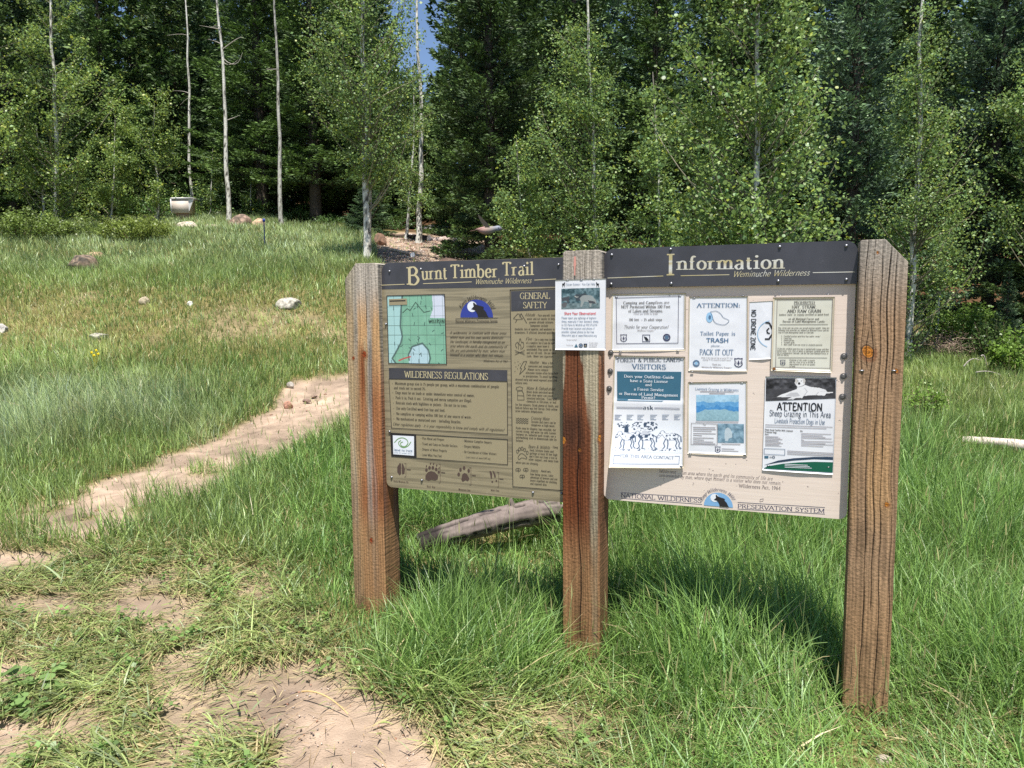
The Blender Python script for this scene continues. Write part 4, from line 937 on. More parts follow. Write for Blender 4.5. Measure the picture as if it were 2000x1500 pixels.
def shield(D, x, y, s, mat, lv=2):
    P = [(-1, -1.1), (-.5, -1), (0, -1.15), (.5, -1), (1, -1.1), (.85, -.3), (1, .5), (.6, .95), (0, 1.15), (-.6, .95), (-1, .5), (-.85, -.3)]
    D.line([(x + a * s, y + b * s) for a, b in P], s * .2, mat, lv, 'emblem#%d' % x, closed=True)
    D.poly([(x, y - .7 * s), (x + .35 * s, y + .35 * s), (x - .35 * s, y + .35 * s)], mat, lv, 'emblem#%d' % x); D.line([(x, y + .3 * s), (x, y + .7 * s)], s * .2, mat, lv, 'emblem#%d' % x)
    D.text('U', x - .85 * s, y + .4 * s, x - .4 * s, s * .75, 'bold', mat, lv, 'emblem#%d' % x); D.text('S', x + .42 * s, y + .4 * s, x + .85 * s, s * .75, 'bold', mat, lv, 'emblem#%d' % x)

# bighorn flyer on the middle post
e, D = paper('flyer', [(1085, 547), (1184, 544), (1183, 684), (1085, 683)], NF + .004, 'white laminated flyer with a bighorn sheep photo on the middle post', 'flyer', M_paper, staples=[(1109, 547), (1136, 547), (1160, 545)])
# laminate
D.text('Citizen Science - You Can Help', 1106, 557.5, 1163, 4.6, 'sans', M_bl2)
for x, s in ((1101, 1), (1168, -1)):
    G = [(-2.4, 5), (-2, 1), (-2.6, -1.5), (1, -2), (2.4, -5), (3.3, -3.2), (2.6, 0), (2.2, 5), (1.4, 5), (.9, 1.4), (-1, 1.4), (-1.3, 5)]
    D.poly([(x + s * a, 555.5 + b) for a, b in (G if s > 0 else G[::-1])], M_black, 2, 'silhouette#%d' % x)
def f_sheep(a, b):
    n = fbm(a * 16, b * 10, 2, 4)[..., None]; C = np.array([78, 104, 112.]) + (n - .5) * 150
    C = lay(C, b > .72, (130, 140, 140), .45)
    def blob(P, c, al=1): return lay(C, inpoly(a, b, P), c, al)
    C = blob([(.34, .4), (.38, .28), (.5, .3), (.62, .24), (.72, .42), (.6, .62), (.4, .6)], (58, 66, 74), .9)
    C = blob([(.48, .5), (.55, .36), (.68, .34), (.8, .38), (.9, .6), (.92, .78), (.84, .72), (.8, .66), (.78, .92), (.74, .92), (.73, .7), (.6, .66), (.54, .92), (.5, .9), (.52, .66)], (150, 156, 156), .95)
    C = blob([(.7, .6), (.86, .66), (.9, .78), (.72, .74)], (60, 60, 66), .9)
    C = blob([(.0, .45), (.15, .4), (.22, .36), (.2, .6), (.18, .78), (.14, .6), (.02, .62)], (70, 70, 76), .9)
    C = blob([(.0, .75), (.1, .66), (.16, .72), (.12, .92), (.04, .95)], (88, 84, 86), .8)
    C = lay(C, seg(a, b, [(.36, .38), (.4, .44), (.44, .42)], .02), (196, 196, 190), .9)
    return C
picture(D, [(1097, 564), (1172, 562), (1172, 602), (1097, 603.5)], 110, 60, f_sheep, 'photo')
D.text('Share Your Observations!', 1103, 614.5, 1165, 5.6, 'heavy', M_red)
for i, s in enumerate(['Please report any sightings of bighorn', 'sheep, especially if near domestic sheep,', 'to CO Parks & Wildlife at 970.375.6714', 'Provide exact location and photos if', 'possible. Upload photos to the free', 'iNaturalist app or www.iNaturalist.org']):
    D.text(s, 1097.5, 622.8 + i * 6.75, (1165, 1170, 1167, 1162, 1161, 1166)[i], 4.6, 'sans', M_bl2)
D.text('iNaturalist download', 1107, 664.5, 1127, 2.6, 'sans', M_gray); D.text('For more info', 1107, 675, 1120, 2.6, 'sans', M_gray)
D.poly([(1126, 671), (1129.5, 678), (1122.5, 678)], M_teal, 2, 'emblem#a'); D.ring(1135, 674.7, 3.6, 1.2, M_dnavy, 2, 'emblem#b'); D.disc(1135, 674.7, 2.2, M_bl2, 2, 'emblem#b', 10)
D.poly([(1140.5, 671), (1147.5, 671), (1147, 678), (1141, 678)], M_dnavy, 2, 'emblem#c'); D.poly([(1144, 672.3), (1146, 676.5), (1142, 676.5)], M_plain, 3, 'emblem#c')
for i in range(3): D.text(('We offer a poster', 'of the high country', 'for volunteers'), 1151, 670.5, 1168, 2.4, 'sans', M_gray) if False else D.text(('Tip: take a picture', 'of the sign for later', 'documentation')[i], 1151, 670.5 + i * 3.8, 1168 - i, 2.6, 'sans', M_gray)
D.flush(e)

# camping notice
e, D = paper('notice', [(1198, 577), (1337, 575), (1336, 682), (1196, 684)], .0, 'white landscape notice about camping and campfires with a thin black border', 'notice', M_paper, sleeve=.006, staples=[(1204, 580), (1328, 578), (1212, 686), (1324, 685)])
D.line([(1204, 582), (1325.5, 578.5), (1324.5, 670), (1205, 671)], 1, M_navy, closed=True)
D.text('Camping and Campfires', 1218, 594, 1295, 6.2, 'bold', M_ink); D.text('are', 1297, 593, 1308, 6.2, 'serif', M_ink)
D.text('NOT Permitted Within 100 Feet', 1214, 602, 1310, 6.4, 'slab', M_ink); D.text('of Lakes and Streams.', 1228, 610, 1296, 6.4, 'slab', M_ink)
D.text('Fines are $100 to $300', 1238, 614.5, 1285, 3.6, 'italic', M_gray); D.text('100 feet  = 35 adult steps', 1229, 626.5, 1294, 5.6, 'bold', M_ink)
D.text('Thanks for your Cooperation!', 1219, 641.5, 1306, 7.6, 'italic', M_ink); D.text('Wilderness Rangers', 1245, 647, 1278, 3.8, 'italic', M_gray)
shield(D, 1218.5, 660, 6, M_navy); D.line([(1255.5, 654), (1269.5, 654), (1269.5, 667), (1255.5, 667)], 1.2, M_navy, 2, 'emblem#a', closed=True)
D.poly([(1257.5, 656.5), (1264, 659), (1268, 665), (1262, 665.5)], M_black, 2, 'emblem#a'); D.ring(1302.5, 659, 6, 2.4, M_navy, 2, 'emblem#b'); D.disc(1302.5, 659, 4, M_bl2, 2, 'emblem#b', 12)
D.flush(e)

# forest visitors poster, hanging loose at its lower corner
def curlf(a, b): return 0.058 * np.clip(-b + .05, 0, 1) ** 1.3 * 1.6 * np.clip(.62 - a, 0, 1.2) + .004 * np.sin(b * 9) * (b < .1) + .01 * np.clip(b - .38, 0, 1) * 4 * np.clip(.5 - a * a * 2, 0, 1)
e, D = paper('poster', [(1202, 696), (1336, 699), (1334, 911), (1197, 906)], .003, 'tall forest visitors poster with a teal panel and a pack horse drawing', 'poster', M_paper, sleeve=.005, curl=curlf, staples=[(1206, 699), (1331, 909), (1332, 702)])
D.text('FOREST & PUBLIC LANDS', 1207, 707, 1330, 8.0, 'bold', M_dnavy, y1=706); D.text('VISITORS', 1236, 720, 1302, 9.6, 'bold', M_steelb)
D.poly([(1205.5, 725), (1331, 726), (1329, 784), (1206, 782)], M_teal, 1, 'teal_panel')
for s, x, y, x1 in (('Does your Outfitter-Guide', 1220, 737, 1317), ('have a State License', 1231.5, 745.5, 1305), ('and', 1261, 753.5, 1274), ('a Forest Service', 1239, 762, 1297), ('or Bureau of Land Management', 1210, 770.5, 1325), ('Permit?', 1254, 778.5, 1281)):
    D.text(s, x, y, x1, 6.2, 'bold', M_white, 3, 'teal_panel')
D.text('ask', 1257, 798.5, 1278, 8.6, 'bold', M_dnavy)
D.line([(1205, 794.5), (1256, 795)], .7, M_navy); D.line([(1205, 797), (1256, 797.8)], .7, M_navy); D.line([(1279, 795.5), (1328, 797)], .7, M_navy); D.line([(1279, 797.8), (1328, 799.5)], .7, M_navy)
for i, x in enumerate((1202, 1225, 1246, 1271, 1294, 1317)):
    for k in range(4): D.line([(x, 810 + k * 2.9), (x + 13 - (k * 3) % 7, 810.2 + k * 2.9)], .9, M_bl2)
def f_horse(a, b):
    C = np.ones(a.shape + (3,)) * np.array([222, 226, 234.]); ink = (58, 74, 98); n = fbm(a * 40, b * 24, 9, 3)
    for cx, cy, rx, ry in ((.14, .08, .1, .12), (.45, .16, .2, .2), (.36, .1, .08, .12)):
        C = lay(C, (np.hypot((a - cx) / rx, (b - cy) / ry) < 1) & (n > .54), ink)
    def horse(x, s, c, al, C):
        body = [(.0, .5), (.03, .4), (.07, .3), (.1, .3), (.15, .4), (.27, .38), (.33, .42), (.34, .52), (.28, .6), (.16, .6), (.12, .52), (.08, .42), (.05, .5), (.02, .54)]
        C = lay(C, inpoly(a, b, [(x + p_ * s, q_) for p_, q_ in body]) & (n > .58 - al), c)
        C = lay(C, seg(a, b, [(x + p_ * s, q_) for p_, q_ in body + body[:1]], .005), ink, .9)
        for lg in ([(.14, .56), (.11, .7), (.13, .8), (.1, .88)], [(.17, .58), (.18, .72), (.17, .88)], [(.29, .56), (.32, .68), (.3, .78), (.33, .88)], [(.32, .54), (.36, .7), (.35, .8), (.39, .86)]):
            C = lay(C, seg(a, b, [(x + p_ * s, q_) for p_, q_ in lg], .011), ink, .8)
        return lay(C, seg(a, b, [(x + .335 * s, .44), (x + .38 * s, .5), (x + .385 * s, .66)], .012), ink, .8)
    C = horse(.02, .8, ink, -.1, C); C = horse(.27, .95, ink, .1, C); C = horse(.64, .9, ink, -.04, C)
    C = lay(C, inpoly(a, b, [(.15, .34), (.15, .16), (.18, .1), (.21, .16), (.22, .36)]), ink)
    C = lay(C, seg(a, b, [(.1, .12), (.17, .1), (.22, .13)], .012), ink)
    C = lay(C, inpoly(a, b, [(.4, .42), (.42, .3), (.5, .3), (.52, .42)]), (190, 194, 204)); C = lay(C, seg(a, b, [(.22, .36), (.34, .34)], .005), ink); C = lay(C, seg(a, b, [(.58, .5), (.69, .44)], .005), ink)
    C = lay(C, (b > .84) & (b < .95) & (n > .6), ink, .8)
    return C
picture(D, [(1202, 824), (1333, 822), (1332, 884), (1200, 880)], 170, 84, f_horse, 'drawing', lv=1)
D.text('FOR THIS AREA CONTACT', 1216, 889, 1318, 6.2, 'serif', M_bl2); D.line([(1215, 886), (1204, 886), (1203, 901), (1327, 905), (1328, 890), (1319, 889.6)], .8, M_bl2)
D.flush(e)

# toilet paper notice
e, D = paper('notice', [(1348, 581), (1459, 580), (1458, 724), (1346, 722)], .002, 'white notice with a drawing of a toilet paper roll and blue capitals', 'notice', M_paper, sleeve=.004, staples=[(1356, 582), (1451, 578), (1352, 726)])
D.text('ATTENTION:', 1362, 600.5, 1447, 9.2, 'bold', M_steelb); M_pb = M_lb
D.disc(1386, 620, 6.5, M_lb, 1.5, 'drawing', ry=10); D.disc(1386.5, 619.5, 2.4, M_steelb, 2.5, 'drawing', ry=4)
D.line([(1388, 609), (1399, 607.5), (1408, 613), (1413, 620), (1424, 626), (1416, 634), (1404, 633), (1396, 629), (1392, 620), (1388, 609)], .8, M_bl2, 2, 'drawing', smooth=True)
D.text('Toilet Paper is', 1368, 654.5, 1437, 8, 'bold', M_steelb); D.text('TRASH', 1380, 668.5, 1424, 9.2, 'heavy', M_steelb); D.text('please....', 1389, 677, 1413, 4.6, 'serif', M_bl2)
D.text('PACK IT OUT', 1367, 692.5, 1433, 10.5, 'bold', M_steelb); D.text('Waste in this area will dig up buried TP. Your', 1370, 699.5, 1432, 2.8, 'sans', M_gray); D.text('packing TP out prevents a health hazard', 1373, 703.5, 1428, 2.8, 'sans', M_gray)
D.text('Thank you,', 1391, 713, 1409, 3.6, 'serif', M_gray); D.text('Weminuche Wilderness Rangers', 1371, 718.3, 1429, 3.8, 'serif', M_gray)
D.ring(1360, 709.5, 5.4, 2.2, M_steelb, 2, 'emblem#b'); D.disc(1360, 709.5, 3.2, M_lb, 2, 'emblem#b', 12); shield(D, 1442.5, 708, 7.5, M_navy); D.flush(e)

# no drone zone strip
e, D = paper('placard', [(1464, 590), (1520, 587), (1520, 700), (1463, 703)], .0, 'narrow placard lettered sideways NO DRONE ZONE tucked behind the hay notice', 'placard', M_paper)
def vtext(D, s, x, y0, y1, capx, mat):
    u, va = PX(x, y0, D.n0); _, vb_ = PX(x, y1, D.n0); h = abs(PX(x + capx, y0, D.n0)[0] - u)
    tot = sum(glyph(c, 'heavy')[0] for c in s); q = 0
    for c in s:
        adv, st = glyph(c, 'heavy')
        for V, F in st: D._add(np.stack([u + V[:, 1] * h / 10, va + (V[:, 0] + q) / tot * (vb_ - va)], -1), F, mat, 2, 'lettering')
        q += adv
vtext(D, 'NO DRONE ZONE', 1468, 605, 684, 9, M_black)
cu, cv = PX(1507, 652, 0); R = PX(1507, 626, 0)[1] - cv
D.line([(cu + R * math.cos(math.radians(t)), cv + R * math.sin(math.radians(t))) for t in range(100, 262, 9)], .0025, M_lb, 2, 'emblem', uv=True)
D.line([(1496, 630), (1503, 631), (1508, 642)], 3, M_black, 2, 'emblem'); D.line([(1495, 662), (1502, 662), (1508, 653)], 3, M_black, 2, 'emblem'); D.line([(1502, 641), (1498, 645), (1499, 650), (1503, 651)], 2.4, M_black, 2, 'emblem')
D.flush(e)

# hay notice
e, D = paper('notice', [(1513, 584), (1627, 583), (1622, 725), (1509, 721)], .008, 'yellowed densely printed notice prohibiting hay, straw and raw grain', 'notice', M_papery, sleeve=.006, staples=[(1524, 577), (1617, 575), (1513, 724)])
D.line([(1518, 586), (1626, 585), (1621, 719), (1515, 717)], .8, M_gray, closed=True)
D.text('PROHIBITED', 1551, 593.5, 1592, 5.6, 'bold', M_ink); D.line([(1551, 595), (1592, 594.8)], .8, M_ink)
D.text('HAY, STRAW,', 1547, 602.5, 1595, 6.6, 'bold', M_ink); D.text('AND RAW GRAIN', 1538, 610.5, 1604, 6.6, 'bold', M_ink); D.text('(unless state- or county-certified as weed-free)', 1522, 616, 1619, 4, 'bold', M_ink)
D.text('on all National Forest and', 1540, 624.5, 1600, 4.4, 'bold', M_ink); D.text('Bureau of Land Management Lands:', 1529, 629.5, 1612, 4.6, 'bold', M_ink); D.line([(1523, 634), (1617, 633.5)], .8, M_ink)
for i, (s, x1) in enumerate((('Hay, straw and raw grain can spread noxious weeds!  Only the', 1620), ('following feed materials are allowed on National Forest and Bu-', 1620), ('reau of Land Management lands in Colorado.', 1590))): D.text(s, 1520, 641.5 + i * 4.4, x1, 3.3, 'bold', M_ink)
for i, (s, x1) in enumerate((('1.  Certified noxious weed-free hay and/or straw,*', 1603), ('2.  Cubed hay,', 1547), ('3.  Pelletized hay,', 1552), ('4.  Steamed grain,', 1553), ('5.  Mats made from non-straw or steamed material.', 1607))): D.text(s, 1526, 657.5 + i * 4.1, x1, 3.2, 'bold', M_ink)
for i, (s, x1) in enumerate((('(*Colorado certified weed-free hay is marked with orange and blue', 1619), ('baling twine.  For a list of where to purchase certified weed-free', 1619), ('hay in southwestern Colorado, call the San Juan National Forest at', 1618), ('970-247-4874.)', 1541))): D.text(s, 1518, 682 + i * 4.1, x1, 3.3, 'bold', M_ink)
D.line([(1520, 698.5), (1615, 699)], .8, M_ink); shield(D, 1529, 708, 4.6, M_navy)
for i in range(4): D.text(('Violation of this order is punish-', 'able by a fine of up to $5,000 or', 'imprisonment for up to six months,', 'or both.')[i], 1542, 704 + i * 4.1, (1593, 1593, 1593, 1554)[i], 3.2, 'bold', M_ink)
D.disc(1512, 720, 3, M_rust, 2, 'stain'); D.flush(e)

# livestock notice
e, D = paper('notice', [(1346, 749), (1457, 747), (1457, 888), (1345, 884)], .001, 'white notice on livestock grazing with two faded blue photographs', 'notice', M_paper, sleeve=.005, staples=[(1351, 748), (1449, 748), (1348, 886), (1455, 888)])
D.text('Livestock Grazing in Wilderness', 1358, 761.5, 1443, 6, 'sans', M_steelb); D.line([(1368, 764.7), (1433, 765.3)], 1, M_gray); D.line([(1386, 768.2), (1416, 768.6)], 1, M_gray)
def f_mtn(a, b):
    C = np.array([158, 196, 220.]) + (fbm(a * 7, b * 5, 3, 4)[..., None] - .5) * 40
    r1 = .22 + .14 * fbm(a * 6, a * 0, 5, 4); C = lay(C, b > r1, (98, 158, 206)); C = lay(C, (b > r1 + .1 + .14 * fbm(a * 8, b * 6, 8, 3)), (70, 138, 196))
    r2 = .62 - .12 * np.sin(a * 3.0) + .1 * fbm(a * 9, a * 0, 6, 3); C = lay(C, b > r2, (140, 176, 190)); return C + (fbm(a * 30, b * 20, 4, 3)[..., None] - .5) * 36
picture(D, [(1360, 771), (1443, 771), (1443, 822), (1360, 821)], 100, 66, f_mtn, 'photo')
D.line([(1359, 823.5), (1442, 825)], .9, M_gray); D.line([(1350.5, 826), (1401, 828), (1401, 869), (1350, 867.5)], .7, M_gray, closed=True)
D.text('Tips', 1373, 830.5, 1379, 3, 'sans', M_ink)
for k, (y, x1) in enumerate(((834, 1397), (837.5, 1398), (841, 1390), (846, 1398), (849.5, 1371), (854.5, 1394), (858, 1375), (862, 1393), (865.5, 1397))): D.line([(1354.5, y), (x1, y + 1)], 1, M_gray)
def f_goat(a, b):
    C = np.array([120, 152, 172.]) + (fbm(a * 9, b * 7, 15, 4)[..., None] - .5) * 120; n = .0
    C = lay(C, inpoly(a, b, [(.28, .9), (.26, .5), (.3, .26), (.4, .18), (.5, .3), (.56, .5), (.56, .72), (.42, .78), (.4, .9)]), (196, 208, 216), .85); return C
picture(D, [(1402, 827), (1453, 828), (1453, 865), (1402, 864)], 70, 50, f_goat, 'photo')
D.line([(1410, 867), (1446, 868)], .9, M_gray); shield(D, 1402, 877.5, 5, M_navy); D.line([(1410, 876), (1434, 877)], .9, M_gray); D.line([(1410, 880), (1442, 881)], .9, M_gray); D.flush(e)

# sheep grazing poster
e, D = paper('poster', [(1495, 735), (1634, 737), (1627, 927), (1489, 918)], .002, 'white attention poster with a guard dog photo and dark green footer', 'poster', M_paper, staples=[(1501, 909), (1618, 912)])
def f_dog(a, b):
    n = fbm(a * 14, b * 8, 7, 4); C = np.array([62, 62, 68.]) + (n[..., None] - .5) * 110 * (b < .5)[..., None] + (n[..., None] - .5) * 40
    W = (228, 228, 232)
    C = lay(C, inpoly(a, b, [(.43, .03), (.48, -.02), (.55, .02), (.57, .16), (.56, .3), (.64, .4), (.78, .46), (.86, .56), (.88, .66), (.97, .68), (.96, .72), (.87, .74), (.85, .84), (.7, .8), (.55, .82), (.53, .92), (.45, .9), (.4, .97), (.32, .95), (.38, .86), (.26, .85), (.16, .84), (.22, .74), (.32, .64), (.45, .5), (.46, .4), (.42, .22)]), W)
    C = lay(C, inpoly(a, b, [(.28, .8), (.36, .66), (.46, .66), (.5, .82), (.42, .86)]), (176, 176, 182), .7)
    C = lay(C, inpoly(a, b, [(.425, .03), (.44, .0), (.46, .06), (.455, .26), (.43, .24)]) | inpoly(a, b, [(.535, .03), (.56, .0), (.575, .1), (.565, .24), (.54, .22)]), (196, 192, 190))
    C = lay(C, seg(a, b, [(.1, .86), (.3, .9), (.5, .93)], .01), (120, 120, 124), .6); C = lay(C, seg(a, b, [(.56, .45), (.6, .62), (.56, .8)], .008), (170, 170, 176), .8); C = lay(C, seg(a, b, [(.72, .82), (.76, .66), (.86, .62)], .008), (170, 170, 176), .8)
    C = lay(C, np.hypot((a - .482) / .018, (b - .24) / .06) < 1, (30, 30, 34)); C = lay(C, np.hypot((a - .465) / .008, (b - .12) / .022) < 1, (30, 30, 34)); C = lay(C, np.hypot((a - .515) / .008, (b - .12) / .022) < 1, (30, 30, 34))
    C = lay(C, seg(a, b, [(.48, .4), (.53, .36), (.56, .3)], .012), (120, 120, 126), .8); return C
picture(D, [(1496.5, 738.5), (1632, 739), (1632, 778), (1495.5, 783)], 150, 60, f_dog, 'photo')
D.text('ATTENTION', 1518, 800.5, 1607, 14.5, 'heavy', M_black, y1=802.5); D.text('Sheep Grazing in This Area', 1503, 812, 1623, 11.5, 'sans', M_dnavy, y1=815.5); D.text('Livestock Protection Dogs in Use', 1513, 825.5, 1611, 9.6, 'sans', M_bl2, y1=829)
D.line([(1495, 829), (1626, 834)], .8, M_gray); D.line([(1495, 833), (1614, 837)], .8, M_gray)
D.text('Please Avoid Conflict With Livestock', 1494, 840, 1549, 3.4, 'heavy', M_ink); D.text('Protection Dogs.', 1494, 844.5, 1518, 3.4, 'heavy', M_ink); D.text("Don't", 1494, 849, 1502, 3.2, 'heavy', M_ink); D.text('Do', 1563, 842.5, 1568, 3.2, 'heavy', M_ink)
for k in range(8): D.line([(1495, 852 + k * 2.6), (1520 + (k * 37) % 11, 852.8 + k * 2.6)], .8, M_gray)
for k in range(9): D.line([(1565, 846 + k * 3), ((1623, 1607, 1612, 1624, 1570, 1626, 1612, 1627, 1608)[k], 848 + k * 3)], .8, M_gray)
D.line([(1493, 875.5), (1533, 877), (1533, 888.5), (1492.5, 886.5)], .8, M_bl2, closed=True)
for k in range(3): D.line([(1538, 880 + k * 3.1), (1627, 885 + k * 3)], .9, M_gray)
D.poly([(1493, 890), (1501, 890), (1501, 894.5), (1493, 894.5)], M_teal, 2, 'emblem'); D.text('USDA', 1503, 893.5, 1508, 2.6, 'heavy', M_ink, 2, 'emblem'); D.ring(1511, 892.5, 2, 1, M_dnavy, 2, 'emblem')
D.poly([(1492, 908), (1520, 899), (1550, 894.5), (1590, 892), (1627, 892.5), (1627, 898), (1590, 896.5), (1550, 899), (1520, 903)], M_dnavy, 1, 'footer')
D.poly([(1491, 914.5), (1500, 910), (1530, 905), (1560, 902.5), (1590, 901.5), (1627, 902.5), (1626, 922.5), (1560, 918.5)], M_dgreen, 2, 'footer')
for i in range(3): D.line([(1533, 906 + i * 2.9), (1577 + i * 4, 908 + i * 2.9)], 1, M_white, 3.5, 'footer')
D.flush(e)
# tape scrap on the middle post
mb = MB(); u, v = PX(1123, 510, NF)
mb.add([(-.004, .02, .002), (.005, .018, .003), (.006, -.02, .005), (-.005, -.022, .004), (-.003, -.02, .0045), (.004, -.02, .0045), (.003, -.06, .006), (-.002, -.06, .006)], [(3, 2, 1, 0), (7, 6, 5, 4)], (1, 1, 1))
e = mb.build('flagging_tape', M_ribbon); e.matrix_world = frame(u, v, NF); tag(e, 'short strip of faded orange flagging tape at the top of the middle post', 'tape')
# ------------------------------------------------------------------ trees
def rdir(rng, n):
    v = rng.normal(size=(n, 3)); return v / np.linalg.norm(v, axis=1)[:, None]
def leaf_quads(P, size, rng, round_=False, up=.25):
    n = len(P); N_ = rdir(rng, n); N_[:, 2] = N_[:, 2] + up * np.sign(N_[:, 2] + .3); N_[:, 1] -= .15
    N_ /= np.linalg.norm(N_, axis=1)[:, None]
    A = np.cross(N_, rdir(rng, n)); A /= np.linalg.norm(A, axis=1)[:, None] + 1e-9; B = np.cross(N_, A)
    s = (size * rng.uniform(.6, 1.25, n))[:, None]
    if round_:
        an = np.arange(6) * math.pi / 3
        V = P[:, None] + (A[:, None] * np.cos(an)[None, :, None] * 1.0 + B[:, None] * np.sin(an)[None, :, None] * .92) * s[:, None] * .5
        V = V + (N_ * s * .08)[:, None] * np.abs(np.cos(an))[None, :, None]
        b = np.arange(n)[:, None] * 6
        F = np.vstack([b + np.array([[0, 1, 2, 3]]), b + np.array([[0, 3, 4, 5]])]); k = 6
    else:
        V = np.stack([P + A * s * .55, P + B * s * .45, P - A * s * .5, P - B * s * .45], 1)
        F = np.arange(n)[:, None] * 4 + np.arange(4)[None]; k = 4
    return V.reshape(-1, 3), F, k
def bez(p, q, bend, n=7):
    t = np.linspace(0, 1, n)[:, None]; return p * (1 - t) + q * t + bend * (4 * t * (1 - t))

AG = (126, 150, 82); YG = (134, 156, 80)
def aspen(label, trunk, Y, outline, nleaf, lsize, rad, seed, col=AG, gname='aspens at the edge of the forest', round_=False, nclump=None, depth=.85, name='aspen_tree', top_extra=2.5, sig=.16, dead=False, pale=1.0):
    """trunk: photo points from the ground up; outline: (py, xl, xr) rows from low to high"""
    rng = np.random.RandomState(seed)
    T = np.array([at(x, y, Y) for x, y in trunk])
    b = T[0].copy(); b[2] = gz(b[0], b[1]) - .1
    T[0] = b if T[0][2] - b[2] < 1.2 else T[0]
    if T[0][2] > b[2] + .05: T = np.vstack([b[None], T])
    base = T[0].copy()
    if trunk[-1][1] < 40:
        d = T[-1] - T[-2]; d /= np.linalg.norm(d); T = np.vstack([T, T[-1] + d * top_extra])
    # resample
    L = np.r_[0, np.cumsum(np.linalg.norm(np.diff(T, axis=0), axis=1))]; n = max(10, int(L[-1] / .07)); s = np.linspace(0, L[-1], n)
    TT = np.stack([np.interp(s, L, T[:, k]) for k in range(3)], -1)
    TT[:, 0] += (vn(s * 1.1, s * 0, seed) - .5) * rad * .9 * (s / L[-1] > .03); TT[:, 1] += (vn(s * .9, s * 0, seed + 3) - .5) * rad
    rr = rad * (1 - .82 * (s / L[-1]) ** .9) * (1 + .5 * np.exp(-s / .15))
    e = empty(name, base, label, 'tree', gname)
    mb = MB(); sides = 10; m = len(TT)
    th = np.arange(sides) / sides * 9.0
    # bark pigment: pale with dark scars and branch eyes
    SS, HH = np.meshgrid(s, th, indexing='ij')
    q = fbm(SS * 7 + seed, HH * 1.3, seed + 5, 3); q2 = vn(SS * 22, HH * .8, seed + 6)
    white = s2l((200, 198, 190)) * pale; g1 = s2l((166, 162, 150)) * pale; blk = s2l((46, 42, 38))
    C = white + (g1 - white) * sst(.35, .7, q)[..., None]
    C = C + (blk - C) * (np.maximum(sst(.64, .7, q), sst(.86, .9, q2)) * .9)[..., None]
    C = C + (s2l((120, 110, 92)) - C) * (sst(.72, 1, SS / L[-1]) * .6)[..., None]
    v0 = mb.n
    mb.tube(TT - base, rr, sides, (1, 1, 1)); mb.c[0] = C.reshape(-1, 3)
    cps = []
    if outline:
        ol = sorted(outline, key=lambda r: -r[0]); oy = np.array([at(1000, r[0], Y)[2] for r in ol]); ocx = np.array([at((r[1] + r[2]) / 2, r[0], Y)[0] for r in ol])
        orr = np.array([(r[2] - r[1]) / 2 / FPX * Y * 1.0 for r in ol])
        if ol[-1][0] <= 10: oy = np.r_[oy, oy[-1] + top_extra * .6, oy[-1] + top_extra]; ocx = np.r_[ocx, ocx[-1], ocx[-1]]; orr = np.r_[orr, orr[-1] * .7, .1]
        K = nclump or max(16, int(nleaf / 150))
        zz = rng.uniform(oy[0], oy[-1], K * 6); R = np.interp(zz, oy, orr); keep = rng.rand(K * 6) < R / R.max(); zz = zz[keep][:K]; R = R[keep][:K]; K = len(zz)
        cx = np.interp(zz, oy, ocx); ph = rng.rand(K) * 2 * math.pi; r = R * np.sqrt(rng.rand(K)) ** .75
        cp = np.stack([cx + r * np.cos(ph), np.interp(zz, TT[:, 2], TT[:, 1]) + r * np.sin(ph) * depth, zz], -1)
        big = rng.rand(K) < 1
        for i in range(K):
            dist = math.hypot(cp[i, 0] - np.interp(cp[i, 2], TT[:, 2], TT[:, 0]), cp[i, 1] - TT[0, 1])
            zt = np.clip(cp[i, 2] - dist * rng.uniform(.3, 1.5) - .05, TT[2, 2], TT[-1, 2])
            a = np.array([np.interp(zt, TT[:, 2], TT[:, k]) for k in range(2)] + [zt]); ra = max(.005, float(np.interp(zt, TT[:, 2], rr)) * .3)
            P = bez(a, cp[i], rng.normal(size=3) * dist * .09 + np.array([0, 0, -dist * .05]), 6)
            mb.tube(P - base, np.linspace(min(ra, .008 + .012 * dist), .003, 6), 5, s2l((150, 144, 122)) * rng.uniform(.3, .9), cap=False)
            cps.append(P)
        k = rng.randint(0, K, nleaf); t = rng.beta(3.2, 1.0, nleaf) * 5
        A = np.array(cps); i0 = np.minimum(t.astype(int), 4); f = (t - i0)[:, None]
        LP = A[k, i0] * (1 - f) + A[k, i0 + 1] * f
        sg = sig * (.5 + .5 * rng.rand(K))[k][:, None] * (.4 + .6 * (t / 5))[:, None]
        off = rng.normal(size=(nleaf, 3)) * sg; off[:, 2] *= .75; LP = LP + off
        V, F, kk = leaf_quads(LP - base, lsize * (.8 + .5 * rng.rand(nleaf) ** 2), rng, round_)
        c = s2l(col)[None] * rng.uniform(.62, 1.3, nleaf)[:, None] * (.8 + .4 * rng.rand(K))[k][:, None]
        yel = (rng.rand(nleaf) < .10); c[yel] *= np.array([1.5, 1.2, .7]); blu = rng.rand(nleaf) < .25; c[blu] *= np.array([.9, 1.0, 1.5])
        cb = MB(); cb.add(V, F, np.repeat(c, kk, 0)); cb.build('crown', M_leaf, e)
    if dead or not outline:
        for i in range(9 if dead else 4):
            zt = rng.uniform(.3, .95) * (TT[-1, 2] - TT[0, 2]) + TT[0, 2]; a = np.array([np.interp(zt, TT[:, 2], TT[:, k]) for k in range(2)] + [zt])
            d = np.array([rng.choice([-1, 1]) * rng.uniform(.3, 1), rng.uniform(-.4, .4), rng.uniform(.1, .6)]) * rng.uniform(.5, 1.1)
            mb.tube(bez(a, a + d, rng.normal(size=3) * .12, 7) - base, np.linspace(.018, .004, 7), 5, s2l((150, 144, 134)), cap=False)
